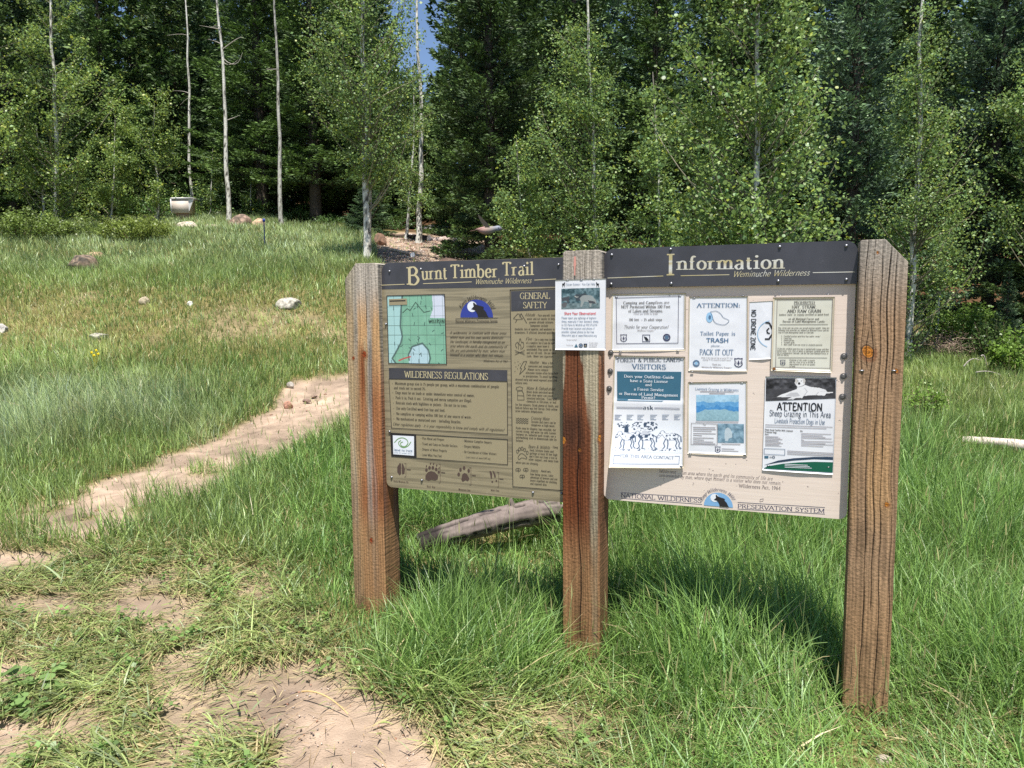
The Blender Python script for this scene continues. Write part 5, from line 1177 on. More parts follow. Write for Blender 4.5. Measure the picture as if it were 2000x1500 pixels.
    mb.build('trunk', M_bark, e, smooth=True)
    return e

def conifer(H, R, seed, col, dens=1.0, fs=1.0, low=.03, lump=.35):
    rng = np.random.RandomState(seed)
    mb = MB(); tb = MB()
    z = low * H + .05; Ps = []; Ds = []; Ts = []
    while z < H - .15:
        f = (z - low * H) / (H * (1 - low))
        L0 = R * (1 - f) ** .82 * (.72 + lump * vn(np.array([z * 1.1]), np.array([seed * .7]), seed)[0] * 1.6) + .12
        nb = max(4, int(8 * (.55 + .5 * (1 - f))))
        ph0 = rng.rand() * 6.28
        for k in range(nb):
            L = L0 * rng.uniform(.62, 1.14); a = ph0 + k * 6.283 / nb + rng.uniform(-.3, .3); z0 = z + rng.uniform(-.18, .18)
            out = np.array([math.cos(a), math.sin(a), 0]); lat = np.array([-out[1], out[0], 0])
            e0 = rng.uniform(-.25, .12) + .55 * f - .25 * max(0, 1 - f * 8); n = int((72 * L + 18) * dens)
            s = rng.beta(1.7, 1.0, n); side = rng.choice([-1, 1], n); tl = (.40 * L * (1 - s) ** .8 + .16) * rng.uniform(.5, 1.1, n); t = rng.beta(1.3, 1.1, n)
            zz = z0 + L * (e0 * s + .26 * s * s) - .10 * t * tl + rng.normal(size=n) * .05
            P = out[None] * (L * s + .45 * tl * t)[:, None] + lat[None] * (side * tl * t)[:, None]; P[:, 2] = zz
            D = out[None] * .65 + lat[None] * (side * .75)[:, None] + rng.normal(size=(n, 3)) * .28; D[:, 2] += .22
            Ps.append(P); Ds.append(D); Ts.append(np.maximum(s, .6 * t + .4 * s))
            ax = np.array([out * L * q + np.array([0, 0, z0 + L * (e0 * q + .26 * q * q)]) for q in (0, .33, .66, .97)])
            if dens > .5 or k % 2 == 0: tb.tube(ax, [.028 * L / R + .008, .018, .012, .005], 4, s2l((66, 58, 50)), cap=False)
        z += rng.uniform(.36, .62) * (H / 15) ** .5
    P = np.concatenate(Ps); D = np.concatenate(Ds); tt = np.concatenate(Ts); n = len(P)
    D /= np.linalg.norm(D, axis=1)[:, None]; B = np.cross(D, rdir(rng, n)); B /= np.linalg.norm(B, axis=1)[:, None] + 1e-9
    Ln = (.085 * fs * rng.uniform(.6, 1.3, n))[:, None]; Wd = (.024 * fs * rng.uniform(.7, 1.3, n))[:, None]
    V = np.stack([P - D * Ln * .6, P + B * Wd, P + D * Ln, P - B * Wd], 1).reshape(-1, 3)
    F = np.arange(n)[:, None] * 4 + np.arange(4)[None]
    c = s2l(col)[None] * rng.uniform(.6, 1.25, n)[:, None]
    young = (tt > .72) & (rng.rand(n) < .6); c[young] *= np.array([1.85, 1.85, 1.35]);  # needles near the branch tips brightened in colour for more contrast
    br = (tt < .3) & (rng.rand(n) < .6); c[br] = s2l((78, 66, 52)) * .8
    mb.add(V, F, np.repeat(c, 4, 0))
    s = np.linspace(-.3, H, 30); tb.tube(np.stack([s * 0, s * 0, s], -1), .013 * H * (1 - s / (H * 1.02)) ** .8 + .01, 8, s2l((78, 70, 62)))
    return mb, tb

GR = (76, 98, 56); BL_ = (84, 106, 84); DK = (62, 82, 48)
_var = {}
def conifer_var(key):
    if key not in _var:
        H, R, seed, col, dens, fs, low = dict(green=(15, 2.5, 1, GR, 2.2, 1.15, .03), dark=(16, 2.7, 2, DK, 2.3, 1.2, .02), blue=(14, 2.7, 3, BL_, 2.3, 1.15, .02), tall=(18, 2.3, 4, GR, 1.9, 1.2, .13), spire=(13, 1.9, 5, BL_, 1.9, 1.1, .02), pine=(17, 2.4, 6, (100, 114, 62), 1.6, 1.3, .3))[key]
        mb, tb = conifer(H, R, seed, col, dens, fs, low)
        c = mb.build('crown', M_needle); t = tb.build('trunk', M_bark, smooth=True)
        _var[key] = (H, R, c.data, t.data, [c, t])
    return _var[key]
def spruce(key, px, Y, base_y, top_y, wpx, label, rz=0.0, name='spruce_tree', group='spruces and firs at the edge of the forest'):
    H, R, cm, tm, first = conifer_var(key)
    p = at(px, base_y, Y); z0 = gz(p[0], p[1]) - .1; zt = at(px, top_y, Y)[2]
    sh = (zt - z0) / H; sw = wpx / 2 / FPX * Y / R
    e = empty(name, (p[0], p[1], z0), label, 'tree', group); e.rotation_euler = (0, 0, rz); e.scale = (sw, sw, sh)
    if first:
        for o in first: o.parent = e
        first.clear()
    else:
        for nm, d in (('crown', cm), ('trunk', tm)):
            o = bpy.data.objects.new(nm, d); COL.objects.link(o); o.parent = e
    return e

spruce('dark', 30, 25, 450, -330, 250, 'dark spruce behind the aspen at the left end of the meadow', .3)
spruce('green', 215, 29, 430, -120, 210, 'dark green spruce between the two leftmost aspens, above the yellowish bush', 1.1)
spruce('spire', 272, 33, 400, 62, 95, 'small blue-green spruce whose pointed top shows against the dark forest', 2.0)
spruce('pine', 325, 36, 400, -250, 150, 'olive pine with a bare reddish trunk behind the pale box', .7, 'pine_tree')
spruce('green', 405, 34, 400, -130, 190, 'green fir rising between the two tall bare aspen trunks', 2.2)
spruce('blue', 470, 31, 410, 120, 130, 'short bluish fir behind the reddish boulder', 4.0)
spruce('tall', 515, 27, 440, -260, 250, 'tall fir with layered boughs right of the bare curved aspen', .9)
spruce('tall', 618, 26, 445, -200, 230, 'dark fir with low drooping boughs behind the large trailside aspen', 3.4)
spruce('green', 690, 29, 440, -80, 210, 'dark fir filling the gap behind the large trailside aspen', 5.0)
spruce('spire', 765, 29, 440, 175, 100, 'slim young fir seen between the two white aspen trunks', 1.9)
spruce('dark', 958, 19.5, 492, -420, 300, 'big dark spruce with boughs to the ground at the right side of the dirt trail', .2)
spruce('green', 905, 26, 460, -100, 170, 'dark fir close behind the left side of the big trail spruce', 4.4)
spruce('dark', 1120, 23, 520, -260, 270, 'dark spruce behind the young aspens above the middle post', 2.9)
spruce('green', 1275, 24, 540, -180, 260, 'dark spruce behind the aspens above the word Information', 1.5)
spruce('dark', 1420, 25, 560, -240, 290, 'dark spruce hidden mostly behind the round-leaved aspen', 5.6)
spruce('blue', 1655, 15.5, 640, -380, 330, 'blue-green spruce with layered boughs above the right post', .4)
spruce('dark', 1760, 20, 640, -250, 280, 'dark spruce between the blue-green spruce and the right-hand aspen', 3.9)
spruce('blue', 1925, 17, 650, -330, 330, 'blue-green spruce behind the aspen at the right of the clearing', 2.6)
spruce('dark', 2060, 15.5, 660, -300, 300, 'dark spruce at the far right end of the clearing', 1.2)
spruce('spire', 1962, 13.6, 690, 530, 74, 'small young fir standing in the brush right of the right post', 1.0)
spruce('spire', 720, 23.5, 462, 360, 120, 'low young fir beside the dirt trail behind the trailside aspen', 3.0)

# far-off wood, one mass
rng = np.random.RandomState(77); mb = MB(); tbk = MB()
lo = [conifer(15, 2.6, 50 + i, c, .8, 1.6, .03) for i, c in enumerate((GR, DK, BL_))]
for i in range(74):
    row = i % 3; px = -260 + (i // 3) * 104 + rng.uniform(-40, 40); Y = (33, 41, 52)[row] + rng.uniform(-3, 3)
    p = at(px, 440, Y); z0 = gz(p[0], p[1]) - .2; sc_ = rng.uniform(.95, 1.35); s_h = sc_ * (1.0 if row == 0 else 1.15)
    if 770 < px < 880: s_h = min(s_h, (at(px, 150, Y)[2] - z0) / 15)
    src, srt = lo[rng.randint(3)]
    a = rng.rand() * 6.28; ca, sa = math.cos(a), math.sin(a); Rm = np.array([[ca, -sa, 0], [sa, ca, 0], [0, 0, 1]])
    for A, B in ((src, mb), (srt, tbk)):
        for v, c in zip(A.v, A.c): pass
        V = np.concatenate(A.v) @ Rm.T * np.array([sc_, sc_, s_h]) + np.array([p[0], p[1], z0])
        if A is src: B.add(V, np.concatenate(A.q), np.concatenate(A.c))
for i in range(46):   # the same wood closing the clearing beyond its right and left ends
    X_ = rng.uniform(13, 30) if i < 32 else rng.uniform(-34, -20); Yp = rng.uniform(13, 34); X_ = X_ + (Yp - 13) * (.35 if i < 32 else -.1)
    src = lo[rng.randint(3)][0]; a = rng.rand() * 6.28; Rm = np.array([[math.cos(a), -math.sin(a), 0], [math.sin(a), math.cos(a), 0], [0, 0, 1]])
    mb.add(np.concatenate(src.v) @ Rm.T * rng.uniform(.8, 1.2) + np.array([X_, Yp, gz(X_, Yp) - .2]), np.concatenate(src.q), np.concatenate(src.c))
mb.build('background_forest', M_needle); tag(bpy.data.objects['background_forest'], 'dense dark wood of spruces and firs climbing the slope behind the clearing', 'forest', kind='stuff')

A = aspen
A('pale-trunked aspen at the left end of the meadow, tallest there', [(105, 462), (107, 380), (110, 300), (108, 210), (100, 100), (102, 10)], 21, [(400, 30, 160), (330, 0, 200), (240, -10, 225), (150, 0, 240), (60, 10, 200), (0, 30, 160)], 13000, .062, .075, 1, col=YG)
A('thin grey aspen leaning beside the tallest left-hand aspen', [(93, 460), (86, 400), (80, 330), (70, 240)], 21.3, [(360, 20, 110), (300, 0, 120), (230, 10, 120)], 2600, .06, .045, 2)
A('leafy aspen cut off by the left edge of the view', [(-30, 465), (-35, 300), (-30, 100), (-30, 10)], 19.5, [(380, -90, 40), (280, -110, 60), (150, -100, 70), (50, -90, 60), (0, -80, 40)], 6000, .06, .07, 3, col=YG)
A('young aspen with a crooked white stem behind the yellowish bush', [(306, 415), (306, 340), (300, 280), (301, 200)], 25, [(395, 240, 350), (330, 225, 350), (270, 215, 345), (200, 240, 340), (165, 270, 320)], 6500, .06, .05, 4, col=YG)
A('small leafy aspen filling the gap right of the leftmost aspen', [(215, 440), (222, 360), (225, 230)], 24, [(420, 150, 270), (340, 150, 270), (250, 180, 270), (190, 205, 255)], 6500, .06, .04, 5, col=YG)
A('straight bare white aspen trunk rising behind the pale box', [(374, 400), (370, 300), (368, 150), (366, 60), (362, 5)], 27, [], 0, .06, .064, 6, dead=True)
A('curved bare white aspen trunk behind the reddish boulder', [(447, 425), (443, 330), (441, 220), (435, 120), (427, 50), (424, 5)], 23.8, [], 0, .06, .078, 7, dead=True)
A('low leafy aspen sapling left of the curved bare trunk', [(410, 425), (412, 360), (415, 290)], 26, [(425, 360, 460), (370, 365, 450), (300, 385, 440)], 3200, .06, .03, 8)
A('low leafy aspen sapling right of the curved bare trunk', [(490, 430), (489, 380), (492, 330)], 26.5, [(430, 455, 520), (380, 460, 525), (335, 470, 510)], 2000, .06, .03, 9)
A('bare grey trunk standing among the fir boughs right of the boulders', [(549, 448), (547, 350), (543, 200), (538, 60), (537, 5)], 23.3, [], 0, .06, .07, 10, pale=.72)
A('large white-trunked aspen beside the trail, above the left post', [(717, 512), (716, 440), (714, 330), (712, 200), (708, 80), (706, 10)], 17, [(345, 690, 775), (300, 660, 810), (220, 610, 850), (130, 580, 850), (50, 585, 830), (0, 590, 820)], 21000, .052, .092, 11, sig=.2)
A('slender second stem growing up beside the large trailside aspen', [(722, 500), (722, 400), (724, 280), (725, 150), (726, 60)], 17.4, [(330, 740, 800), (250, 740, 820), (120, 720, 810), (60, 715, 780)], 4500, .052, .05, 12)
A('white aspen trunk standing between the trail and the big dark spruce', [(818, 464), (820, 380), (822, 260), (818, 120), (816, 20)], 22, [(390, 780, 850), (330, 770, 860), (250, 790, 850), (200, 800, 850)], 3600, .056, .085, 13)
A('thin white aspen stem just left of the trunk by the big spruce', [(793, 456), (799, 380), (808, 280), (810, 130)], 23, [(380, 770, 810), (300, 780, 820)], 900, .056, .05, 14)
A('small leaning aspen with bright leaves right of the dark trail spruce', [(1036, 505), (1024, 460), (1018, 400), (1012, 320), (1008, 270)], 13.5, [(480, 970, 1090), (430, 960, 1100), (370, 965, 1070), (310, 975, 1050), (265, 990, 1030)], 6500, .046, .03, 15)
A('leafy aspen standing behind the middle post', [(1165, 520), (1160, 420), (1158, 300), (1155, 180), (1150, 90), (1148, 20)], 13, [(490, 1080, 1215), (400, 1060, 1205), (300, 1040, 1205), (200, 1045, 1195), (110, 1065, 1175), (30, 1090, 1160)], 16500, .041, .045, 16)
A('young aspen with a thin pale stem behind the header word', [(1288, 500), (1287, 440), (1286, 330), (1280, 220), (1276, 140)], 11.5, [(500, 1215, 1320), (400, 1225, 1325), (300, 1230, 1310), (200, 1240, 1300), (130, 1245, 1290)], 5000, .044, .028, 17)
A('forked thin aspen left of the round-leaved aspen', [(1392, 520), (1391, 440), (1393, 330), (1386, 240), (1390, 120)], 10, [(480, 1335, 1440), (380, 1330, 1425), (270, 1325, 1430), (170, 1340, 1420)], 4200, .044, .032, 18)
A('nearest aspen with large round leaves behind the right board', [(1478, 560), (1478, 470), (1480, 380), (1483, 280), (1481, 170), (1478, 60), (1480, 10)], 8.6, [(500, 1330, 1640), (420, 1300, 1660), (330, 1290, 1650), (240, 1270, 1640), (160, 1275, 1630), (80, 1290, 1610), (0, 1310, 1580)], 19000, .041, .05, 19, round_=True, sig=.16, nclump=150, top_extra=2)
A('tall aspen with a forked white trunk right of the right post', [(1776, 690), (1775, 620), (1783, 540), (1781, 470), (1788, 400), (1795, 260), (1797, 120), (1800, 30)], 13, [(620, 1740, 1860), (540, 1700, 1900), (430, 1690, 1945), (330, 1710, 1920), (230, 1745, 1890), (120, 1750, 1870), (30, 1775, 1850)], 15000, .042, .062, 20, sig=.2)
A('short aspen with a thin white stem in front of the brush', [(1828, 672), (1832, 620), (1836, 560), (1838, 490)], 14.3, [(560, 1800, 1880), (480, 1800, 1890), (420, 1820, 1880)], 3500, .045, .035, 21)
A('leafy aspen cut off by the right edge of the view', [(2015, 700), (2012, 400), (2010, 200), (2012, 60)], 12.5, [(460, 1955, 2080), (350, 1930, 2100), (220, 1920, 2100), (120, 1950, 2080)], 7000, .046, .05, 22)

# ------------------------------------------------------------------ shrubs and plants
def shrub(label, px, py, Y, wpx, hpx, n, ls, col, seed, name='shrub', twig=(90, 74, 58), depth=.8, nst=40, bare=False, cat='shrub'):
    rng = np.random.RandomState(seed); p = at(px, py, Y); z0 = gz(p[0], p[1]); W = wpx / 2 / FPX * Y; H = hpx / FPX * Y
    e = empty(name, (p[0], p[1], z0), label, cat, 'shrubs round the clearing'); tb = MB(); tips = []
    for i in range(nst):
        a = rng.rand() * 6.28; r = math.sqrt(rng.rand()); q = np.array([W * r * math.cos(a), W * r * math.sin(a) * depth, H * math.sqrt(max(.05, 1 - (r * .85) ** 2)) * rng.uniform(.6, 1.05)])
        b0 = q * np.array([.25, .25, 0]) + np.array([0, 0, -.05]); P = bez(b0, q, np.array([q[0], q[1], 0]) * .15 + rng.normal(size=3) * .04, 6)
        tb.tube(P, np.linspace(.010, .002, 6), 4, s2l(twig) * rng.uniform(.7, 1.2), cap=False); tips.append(P)
        if bare:
            for k in range(5):
                s0 = P[rng.randint(2, 6)]; tb.tube(bez(s0, s0 + rdir(rng, 1)[0] * np.array([.35, .25, .2]) * rng.uniform(.4, 1.2), rng.normal(size=3) * .03, 5), np.linspace(.005, .0015, 5), 3, s2l(twig) * rng.uniform(.8, 1.3), cap=False)
    tb.build('branch_frame', M_bark, e)
    if n:
        A_ = np.array(tips); k = rng.randint(0, nst, n); t = rng.beta(2.5, 1, n) * 5; i0 = np.minimum(t.astype(int), 4); f = (t - i0)[:, None]
        LP = A_[k, i0] * (1 - f) + A_[k, i0 + 1] * f + rng.normal(size=(n, 3)) * np.array([1, 1, .7]) * max(.05, W * .09)
        LP[:, 2] = np.abs(LP[:, 2])
        V, F, kk = leaf_quads(LP, ls, rng)
        c = s2l(col)[None] * rng.uniform(.6, 1.3, n)[:, None] * (.75 + .5 * rng.rand(nst))[k][:, None]
        cb = MB(); cb.add(V, F, np.repeat(c, kk, 0)); cb.build('foliage', M_leaf, e)
    return e
shrub('wide yellow-green bush on the crest left of the pale box', 270, 466, 20, 140, 52, 5500, .05, (134, 150, 74), 31, nst=34)
shrub('yellow-green bush at the foot of the tallest left-hand aspen', 165, 470, 20.5, 110, 40, 2600, .05, (118, 136, 70), 32, nst=22)
shrub('bright bush at the left end of the meadow', 40, 470, 19.5, 170, 66, 5000, .05, (122, 142, 72), 33, nst=30)
shrub('green bush low behind the boulders', 505, 425, 27, 100, 40, 2500, .06, (84, 116, 66), 34)
shrub('green undergrowth bush behind the pale box', 350, 415, 29, 200, 60, 5000, .06, (92, 126, 66), 35, nst=60)
shrub('tangle of dry grey twigs at the foot of the right-hand aspen', 1850, 698, 13.2, 130, 60, 350, .04, (96, 110, 60), 36, name='dead_brush', twig=(140, 122, 108), nst=60, bare=True)
shrub('bright green willow bush behind the dry twigs', 1880, 680, 14.2, 150, 100, 5000, .045, (112, 142, 62), 37, nst=60)
shrub('leafy bush cut off by the right edge of the view', 1990, 745, 11.5, 110, 110, 2600, .05, (122, 152, 66), 38, nst=40)
shrub('dark leafy bush beside the young fir', 1935, 690, 12.9, 110, 90, 3200, .042, (84, 108, 56), 39, nst=50, twig=(110, 94, 80))
shrub('small wild rose bush in the meadow just right of the right post', 1800, 850, 8.3, 90, 95, 1600, .03, (120, 150, 66), 40, nst=34, twig=(110, 90, 76))
shrub('green bush at the foot of the big trail spruce', 1085, 505, 14.5, 120, 60, 2400, .045, (96, 128, 64), 41)
shrub('low bush showing beneath the blue-green spruce', 1700, 700, 12.5, 160, 90, 3600, .045, (92, 118, 58), 42, nst=50)
shrub('low bush behind the round-leaved aspen', 1500, 640, 12.0, 260, 190, 7000, .045, (84, 116, 58), 43, nst=70)
shrub('low bush behind the thin aspens over the header', 1270, 590, 13.5, 220, 130, 6000, .045, (88, 120, 60), 44, nst=70)
for i, (x, y, Y) in enumerate(((640, 452, 24.5), (585, 448, 26), (770, 452, 26), (870, 450, 27))):
    shrub(('low undergrowth bush under the layered fir', 'low undergrowth bush at the foot of the bare grey trunk', 'low undergrowth bush behind the trail logs', 'low undergrowth bush beside the back logs')[i], x, y, Y, 80, 26, 1100, .055, (84, 112, 58), 60 + i, nst=30)

# mallow plant with round leaves, bottom left, and a pale rosette under the right board
def rosette(label, px, py, R, n, ls, col, seed, name, lift=.05, longleaf=False):
    rng = np.random.RandomState(seed); p = hit(px, py); e = empty(name, p, label, 'plant', 'broad-leaved plants in the grass')
    mb = MB(); st = MB()
    for i in range(n):
        a = rng.rand() * 6.28; r = R * math.sqrt(rng.rand()); c = np.array([r * math.cos(a), r * math.sin(a), 0.0]); c[2] = gz(p[0] + c[0], p[1] + c[1]) - p[2] + lift * rng.uniform(.5, 1.2)
        s = ls * rng.uniform(.6, 1.15); tilt = rng.normal(size=2) * .25; k = 14; an = np.arange(k) * 2 * math.pi / k
        if longleaf: rad = s * (1 / (1 + 2.2 * np.abs(np.sin(an / 2)))) * 1.3
        else: rad = s * (1 + .10 * np.cos(an * 5)) * (1 - .35 * np.exp(-(((an + .1) % 6.283 - .1) / .35) ** 2))
        an2 = an + a + rng.normal() * .5
        x, y = rad * np.cos(an2), rad * np.sin(an2); z = x * tilt[0] + y * tilt[1] + .12 * rad * np.abs(np.cos(an * 2.5))
        V = np.vstack([np.stack([x, y, z], -1), [[0, 0, 0]]]) + c; cc = s2l(col) * rng.uniform(.75, 1.2)
        mb.add(V, [(j, (j + 1) % k, k) for j in range(k)], cc)
        st.tube(bez(np.array([0, 0, -.02]), c, np.array([0, 0, .01]), 4), .0012, 4, s2l((120, 130, 80)), cap=False)
    mb.build('foliage', M_leaf, e); st.build('stem', M_leaf, e); return e
rosette('low mallow plant with round grey-green leaves on the bare dirt', 45, 1365, .19, 70, .022, (122, 150, 88), 5, 'mallow_plant', .045)
rosette('small pale green leafy weed in the grass under the right board', 1388, 1385, .05, 9, .06, (120, 160, 66), 6, 'leafy_weed', .06, True)
e = rosette('little meadow flower with yellow petals among the grass on the slope', 187, 722, .05, 8, .03, (110, 140, 70), 7, 'yellow_flower', .05, True)
mb = MB(); M_yel = flat('yellow_petal', (236, 208, 30), .6)
for i, (x, z) in enumerate(((-.03, .24), (.035, .27), (.06, .22), (.0, .2))):
    a = np.arange(10) * .628; r = .020 * (1 + .3 * np.cos(a * 5)); V = np.vstack([np.stack([r * np.cos(a) + x, np.full(10, -.02), r * np.sin(a) + z], -1), [[x, -.03, z]]])
    mb.add(V, [(j, (j + 1) % 10, 10) for j in range(10)]); mb.tube([(0, 0, 0), (x, -.02, z)], .002, 4)
mb.build('blossom', M_yel, e)

# ------------------------------------------------------------------ rocks
def rock(label, px, py, wpx, hpx, col, seed, name='rock', Y=None, sink=.3, group='rocks scattered over the meadow', flatf=1.0, lich=0.0):
    import bmesh
    rng = np.random.RandomState(seed); p = hit(px, py) if Y is None else at(px, py, Y)
    D = p[1]; W = wpx / 2 / FPX * D; H = hpx / FPX * D
    bm = bmesh.new(); bmesh.ops.create_icosphere(bm, subdivisions=4, radius=1.0)
    V = np.array([v.co[:] for v in bm.verts]); F = np.array([[v.index for v in f.verts] for f in bm.faces]); bm.free()
    for k in range(12):
        nn = rdir(rng, 1)[0]; d = rng.uniform(.62, .92); ex = np.maximum(V @ nn - d, 0); V = V - ex[:, None] * nn * .95
    V = V * (1 + .10 * (fbm(V[:, 0] * 2 + V[:, 2] * 1.7 + seed, V[:, 1] * 2 - V[:, 2], seed, 4) - .5))[:, None]
    n_ = fbm(V[:, 0] * 4 + V[:, 2] * 3, V[:, 1] * 4 + V[:, 2] * 2, seed, 4)
    c = s2l(col)[None] * (.42 + .6 * n_)[:, None]; c = c + (s2l((96, 92, 80)) * .6 - c) * (sst(.55, .7, fbm(V[:, 0] * 5, V[:, 2] * 5 + V[:, 1] * 4, seed + 9, 4)) * .6)[:, None]
    if lich: c = c + (s2l((60, 58, 54)) - c) * (sst(.45, .6, fbm(V[:, 0] * 6, V[:, 2] * 6 + V[:, 1] * 5, seed + 2, 4)) * lich)[:, None]
    V = V * np.array([W, W * .75 * flatf, H / (2 - sink * 2) * 1.0]); z0 = gz(p[0], p[1])
    V[:, 2] += H * .95 - V[:, 2].max()
    mb = MB(); mb.add(V, F, c); o = mb.build(name, M_rock); o.location = (p[0], p[1] + W * .3, z0); o.rotation_euler = (0, 0, rng.uniform(-.4, .4))
    tag(o, label, 'rock' if 'bould' not in name else 'boulder', group); return o
rock('reddish tilted boulder on the crest below the curved bare aspen', 465, 446, 52, 26, (170, 144, 126), 2, 'boulder', Y=22.8, lich=.6)
rock('rounded tan boulder right of the reddish boulder', 503, 450, 30, 22, (196, 168, 136), 3, 'boulder', Y=22.7)
rock('flat whitish boulder on the crest right of the yellowish bush', 366, 444, 48, 16, (212, 200, 180), 4, 'boulder', Y=22.8)
rock('thin pale slab on the crest between the boulders', 412, 446, 34, 7, (206, 186, 164), 5, Y=22.8)
rock('dark lichen-covered rock on the upper slope at the left', 158, 528, 62, 32, (150, 130, 112), 6, lich=.8)
rock('tan rock just above the lichen-covered rock', 184, 505, 40, 14, (196, 164, 134), 7)
rock('whitish rock right of the middle of the slope, largest there', 562, 602, 54, 22, (190, 184, 170), 8)
rock('small tan rock in the thin grass at mid slope', 281, 594, 24, 16, (190, 176, 148), 9)
rock('tiny white rock in the thin grass at mid slope', 371, 598, 12, 10, (222, 220, 212), 10)
rock('flat grey rock above the yellow flower', 190, 664, 40, 14, (190, 184, 168), 11)
rock('white rock cut off by the left edge of the view', 4, 650, 22, 18, (206, 200, 194), 12)
rock('pinkish rock left of the yellow flower', 95, 744, 26, 18, (200, 164, 142), 13)
rock('flat pinkish-white rock under the yellow flower', 144, 740, 40, 10, (208, 184, 168), 14)
rock('small reddish rock nearest the tall bluish grass', 112, 784, 22, 14, (196, 138, 120), 15)
rock('pale rock low in the grass at the left edge', 26, 800, 28, 14, (200, 176, 160), 16)
rock('white flat rock in the bluish grass at the left', 98, 804, 38, 14, (210, 206, 204), 17)
rock('small tan rock alone in the grass right of the flower', 376, 768, 20, 12, (180, 166, 140), 18)
rock('small grey stone at the far side of the trail bend', 566, 756, 15, 11, (178, 170, 160), 19)
rock('flat reddish stone on the trail edge by the left post', 562, 796, 20, 13, (190, 140, 118), 20)
rock('thin dark stone on the trail nearest the left post', 598, 786, 18, 6, (140, 116, 104), 21)
rock('thin flat stone on the trail above the reddish one', 612, 776, 15, 5, (150, 126, 112), 22)
rock('small rounded rock in the grass right of the right post', 1842, 858, 18, 16, (186, 170, 164), 23)
rock('brown stone lying in the dirt patch at the foot of the grass', 176, 1372, 26, 8, (176, 132, 112), 24)
rock('pale stone half buried at the foot of the right post', 1728, 1492, 36, 14, (200, 182, 168), 25)
rock('dark rock on the dirt above the left board', 872, 506, 60, 18, (104, 84, 74), 26, Y=17.6)
rock('brown broken rock heap at the left side of the forest trail', 742, 474, 34, 24, (140, 110, 92), 27, Y=20.5)
rng = np.random.RandomState(5)
mb = MB()
Q = np.array([(1, 0, 0), (-1, 0, 0), (0, 1, 0), (0, -1, 0), (0, 0, .6), (0, 0, -.6), ])
nk = 17000; near = np.arange(nk) < 14500
yy = np.where(near, 2.0 + 9 * rng.rand(nk) ** 1.15, rng.uniform(17, 23, nk)); xx = np.where(near, rng.uniform(-.8, .25, nk) * yy, rng.uniform(-4.2, .3, nk))
dz = zones(xx, yy)[0]; kp = (dz > .55); xx, yy, near = xx[kp], yy[kp], near[kp]; zz = g(xx, yy) - .019; nk = len(xx)
sz = np.where(near, rng.uniform(.0022, .0075, nk) * (1 + 2.0 * (rng.rand(nk) > .95)), rng.uniform(.01, .05, nk)); an = rng.rand(nk) * 3
V = Q[None] * sz[:, None, None] * np.array([1, .7, .8]) * rng.uniform(.7, 1.3, (nk, 6, 1)); ca, sa = np.cos(an)[:, None], np.sin(an)[:, None]
V = np.stack([V[..., 0] * ca - V[..., 1] * sa + xx[:, None], V[..., 0] * sa + V[..., 1] * ca + yy[:, None], V[..., 2] + zz[:, None]], -1)
pal = np.array([s2l(q) for q in ((206, 184, 168), (170, 156, 148), (150, 110, 92), (120, 104, 96))])[rng.randint(0, 4, nk)] * rng.uniform(.6, 1.1, nk)[:, None]
F8 = np.array([(0, 2, 4), (2, 1, 4), (1, 3, 4), (3, 0, 4), (2, 0, 5), (1, 2, 5), (3, 1, 5), (0, 3, 5)])
mb.add(V.reshape(-1, 3), (np.arange(nk)[:, None, None] * 6 + F8[None]).reshape(-1, 3), np.repeat(pal, 6, 0))
tag(mb.build('gravel', M_rock), 'small stones strewn over the bare dirt of the trail', 'gravel', kind='stuff')

# ------------------------------------------------------------------ logs
def log(label, a, b, r0, r1, col, seed, name='log', bend=(0, 0, 0), stubs=(), sides=14, n=40, crack=True, grp='fallen logs', dark=0):
    rng = np.random.RandomState(seed); a = np.array(a, float); b = np.array(b, float); P = bez(a, b, np.array(bend), n); base = P.mean(0)
    mb = MB(); r = np.linspace(r0, r1, n) * (1 + .12 * (vn(np.arange(n) * .35, np.zeros(n), seed) - .5))
    mb.tube(P - base, r, sides); V = mb.v[0]; s = np.repeat(np.arange(n), sides) * .12; h = np.tile(np.arange(sides), n) * 1.0
    q = fbm(s * 1.2, h * 1.6, seed, 4); c = s2l(col)[None] * (.45 + 1.05 * q)[:, None] * (.8 + .4 * vn(s * .4, h * 2.3, seed + 1))[:, None]; st = vn(s * .5, h * 3.1, seed + 3); c *= (1 - .45 * (st > .8))[:, None]
    if dark: c = c + (s2l((44, 38, 36)) - c) * (1 - sst(dark * .6, dark, np.repeat(np.linspace(0, 1, n), sides)))[:, None]
    ax = np.repeat(P - base, sides, 0); V[:] = ax + (V - ax) * (1 + .22 * (fbm(s * .7, h * 1.1, seed + 7, 3) - .5))[:, None]
    if crack:
        for hc in (range(2, sides, 6) if sides > 16 else (3,)):
            kk = (h == hc) & (vn(s * 2.0, s * 0 + hc, seed + 8) > .3); V[kk] = ax[kk] + (V[kk] - ax[kk]) * .8; c[kk] *= .12
    mb.c[0] = c
    for t, d, L, rr in stubs:
        p = P[int(t * (n - 1))] - base; d = np.array(d, float); mb.tube(bez(p, p + d * L, np.zeros(3), 5), np.linspace(rr, rr * .3, 5), 8, s2l(col) * .9)
    o = mb.build(name, M_wood, smooth=True); o.location = base; tag(o, label, 'log' if 'branch' not in name else 'branch', grp); return o
log('weathered grey split log raised off the grass behind the left board', at(822, 1090, 4.45) + [0, 0, .08], at(1090, 1000, 4.6) + [0, 0, .02], .068, .082, (114, 103, 98), 3, bend=(0, 0, .03), stubs=[(.68, (-.2, 0, 1), .11, .04), (.97, (.9, 0, .3), .14, .02)], dark=.2, sides=32, n=90)
p = hit(1880, 874); q = hit(1998, 892)
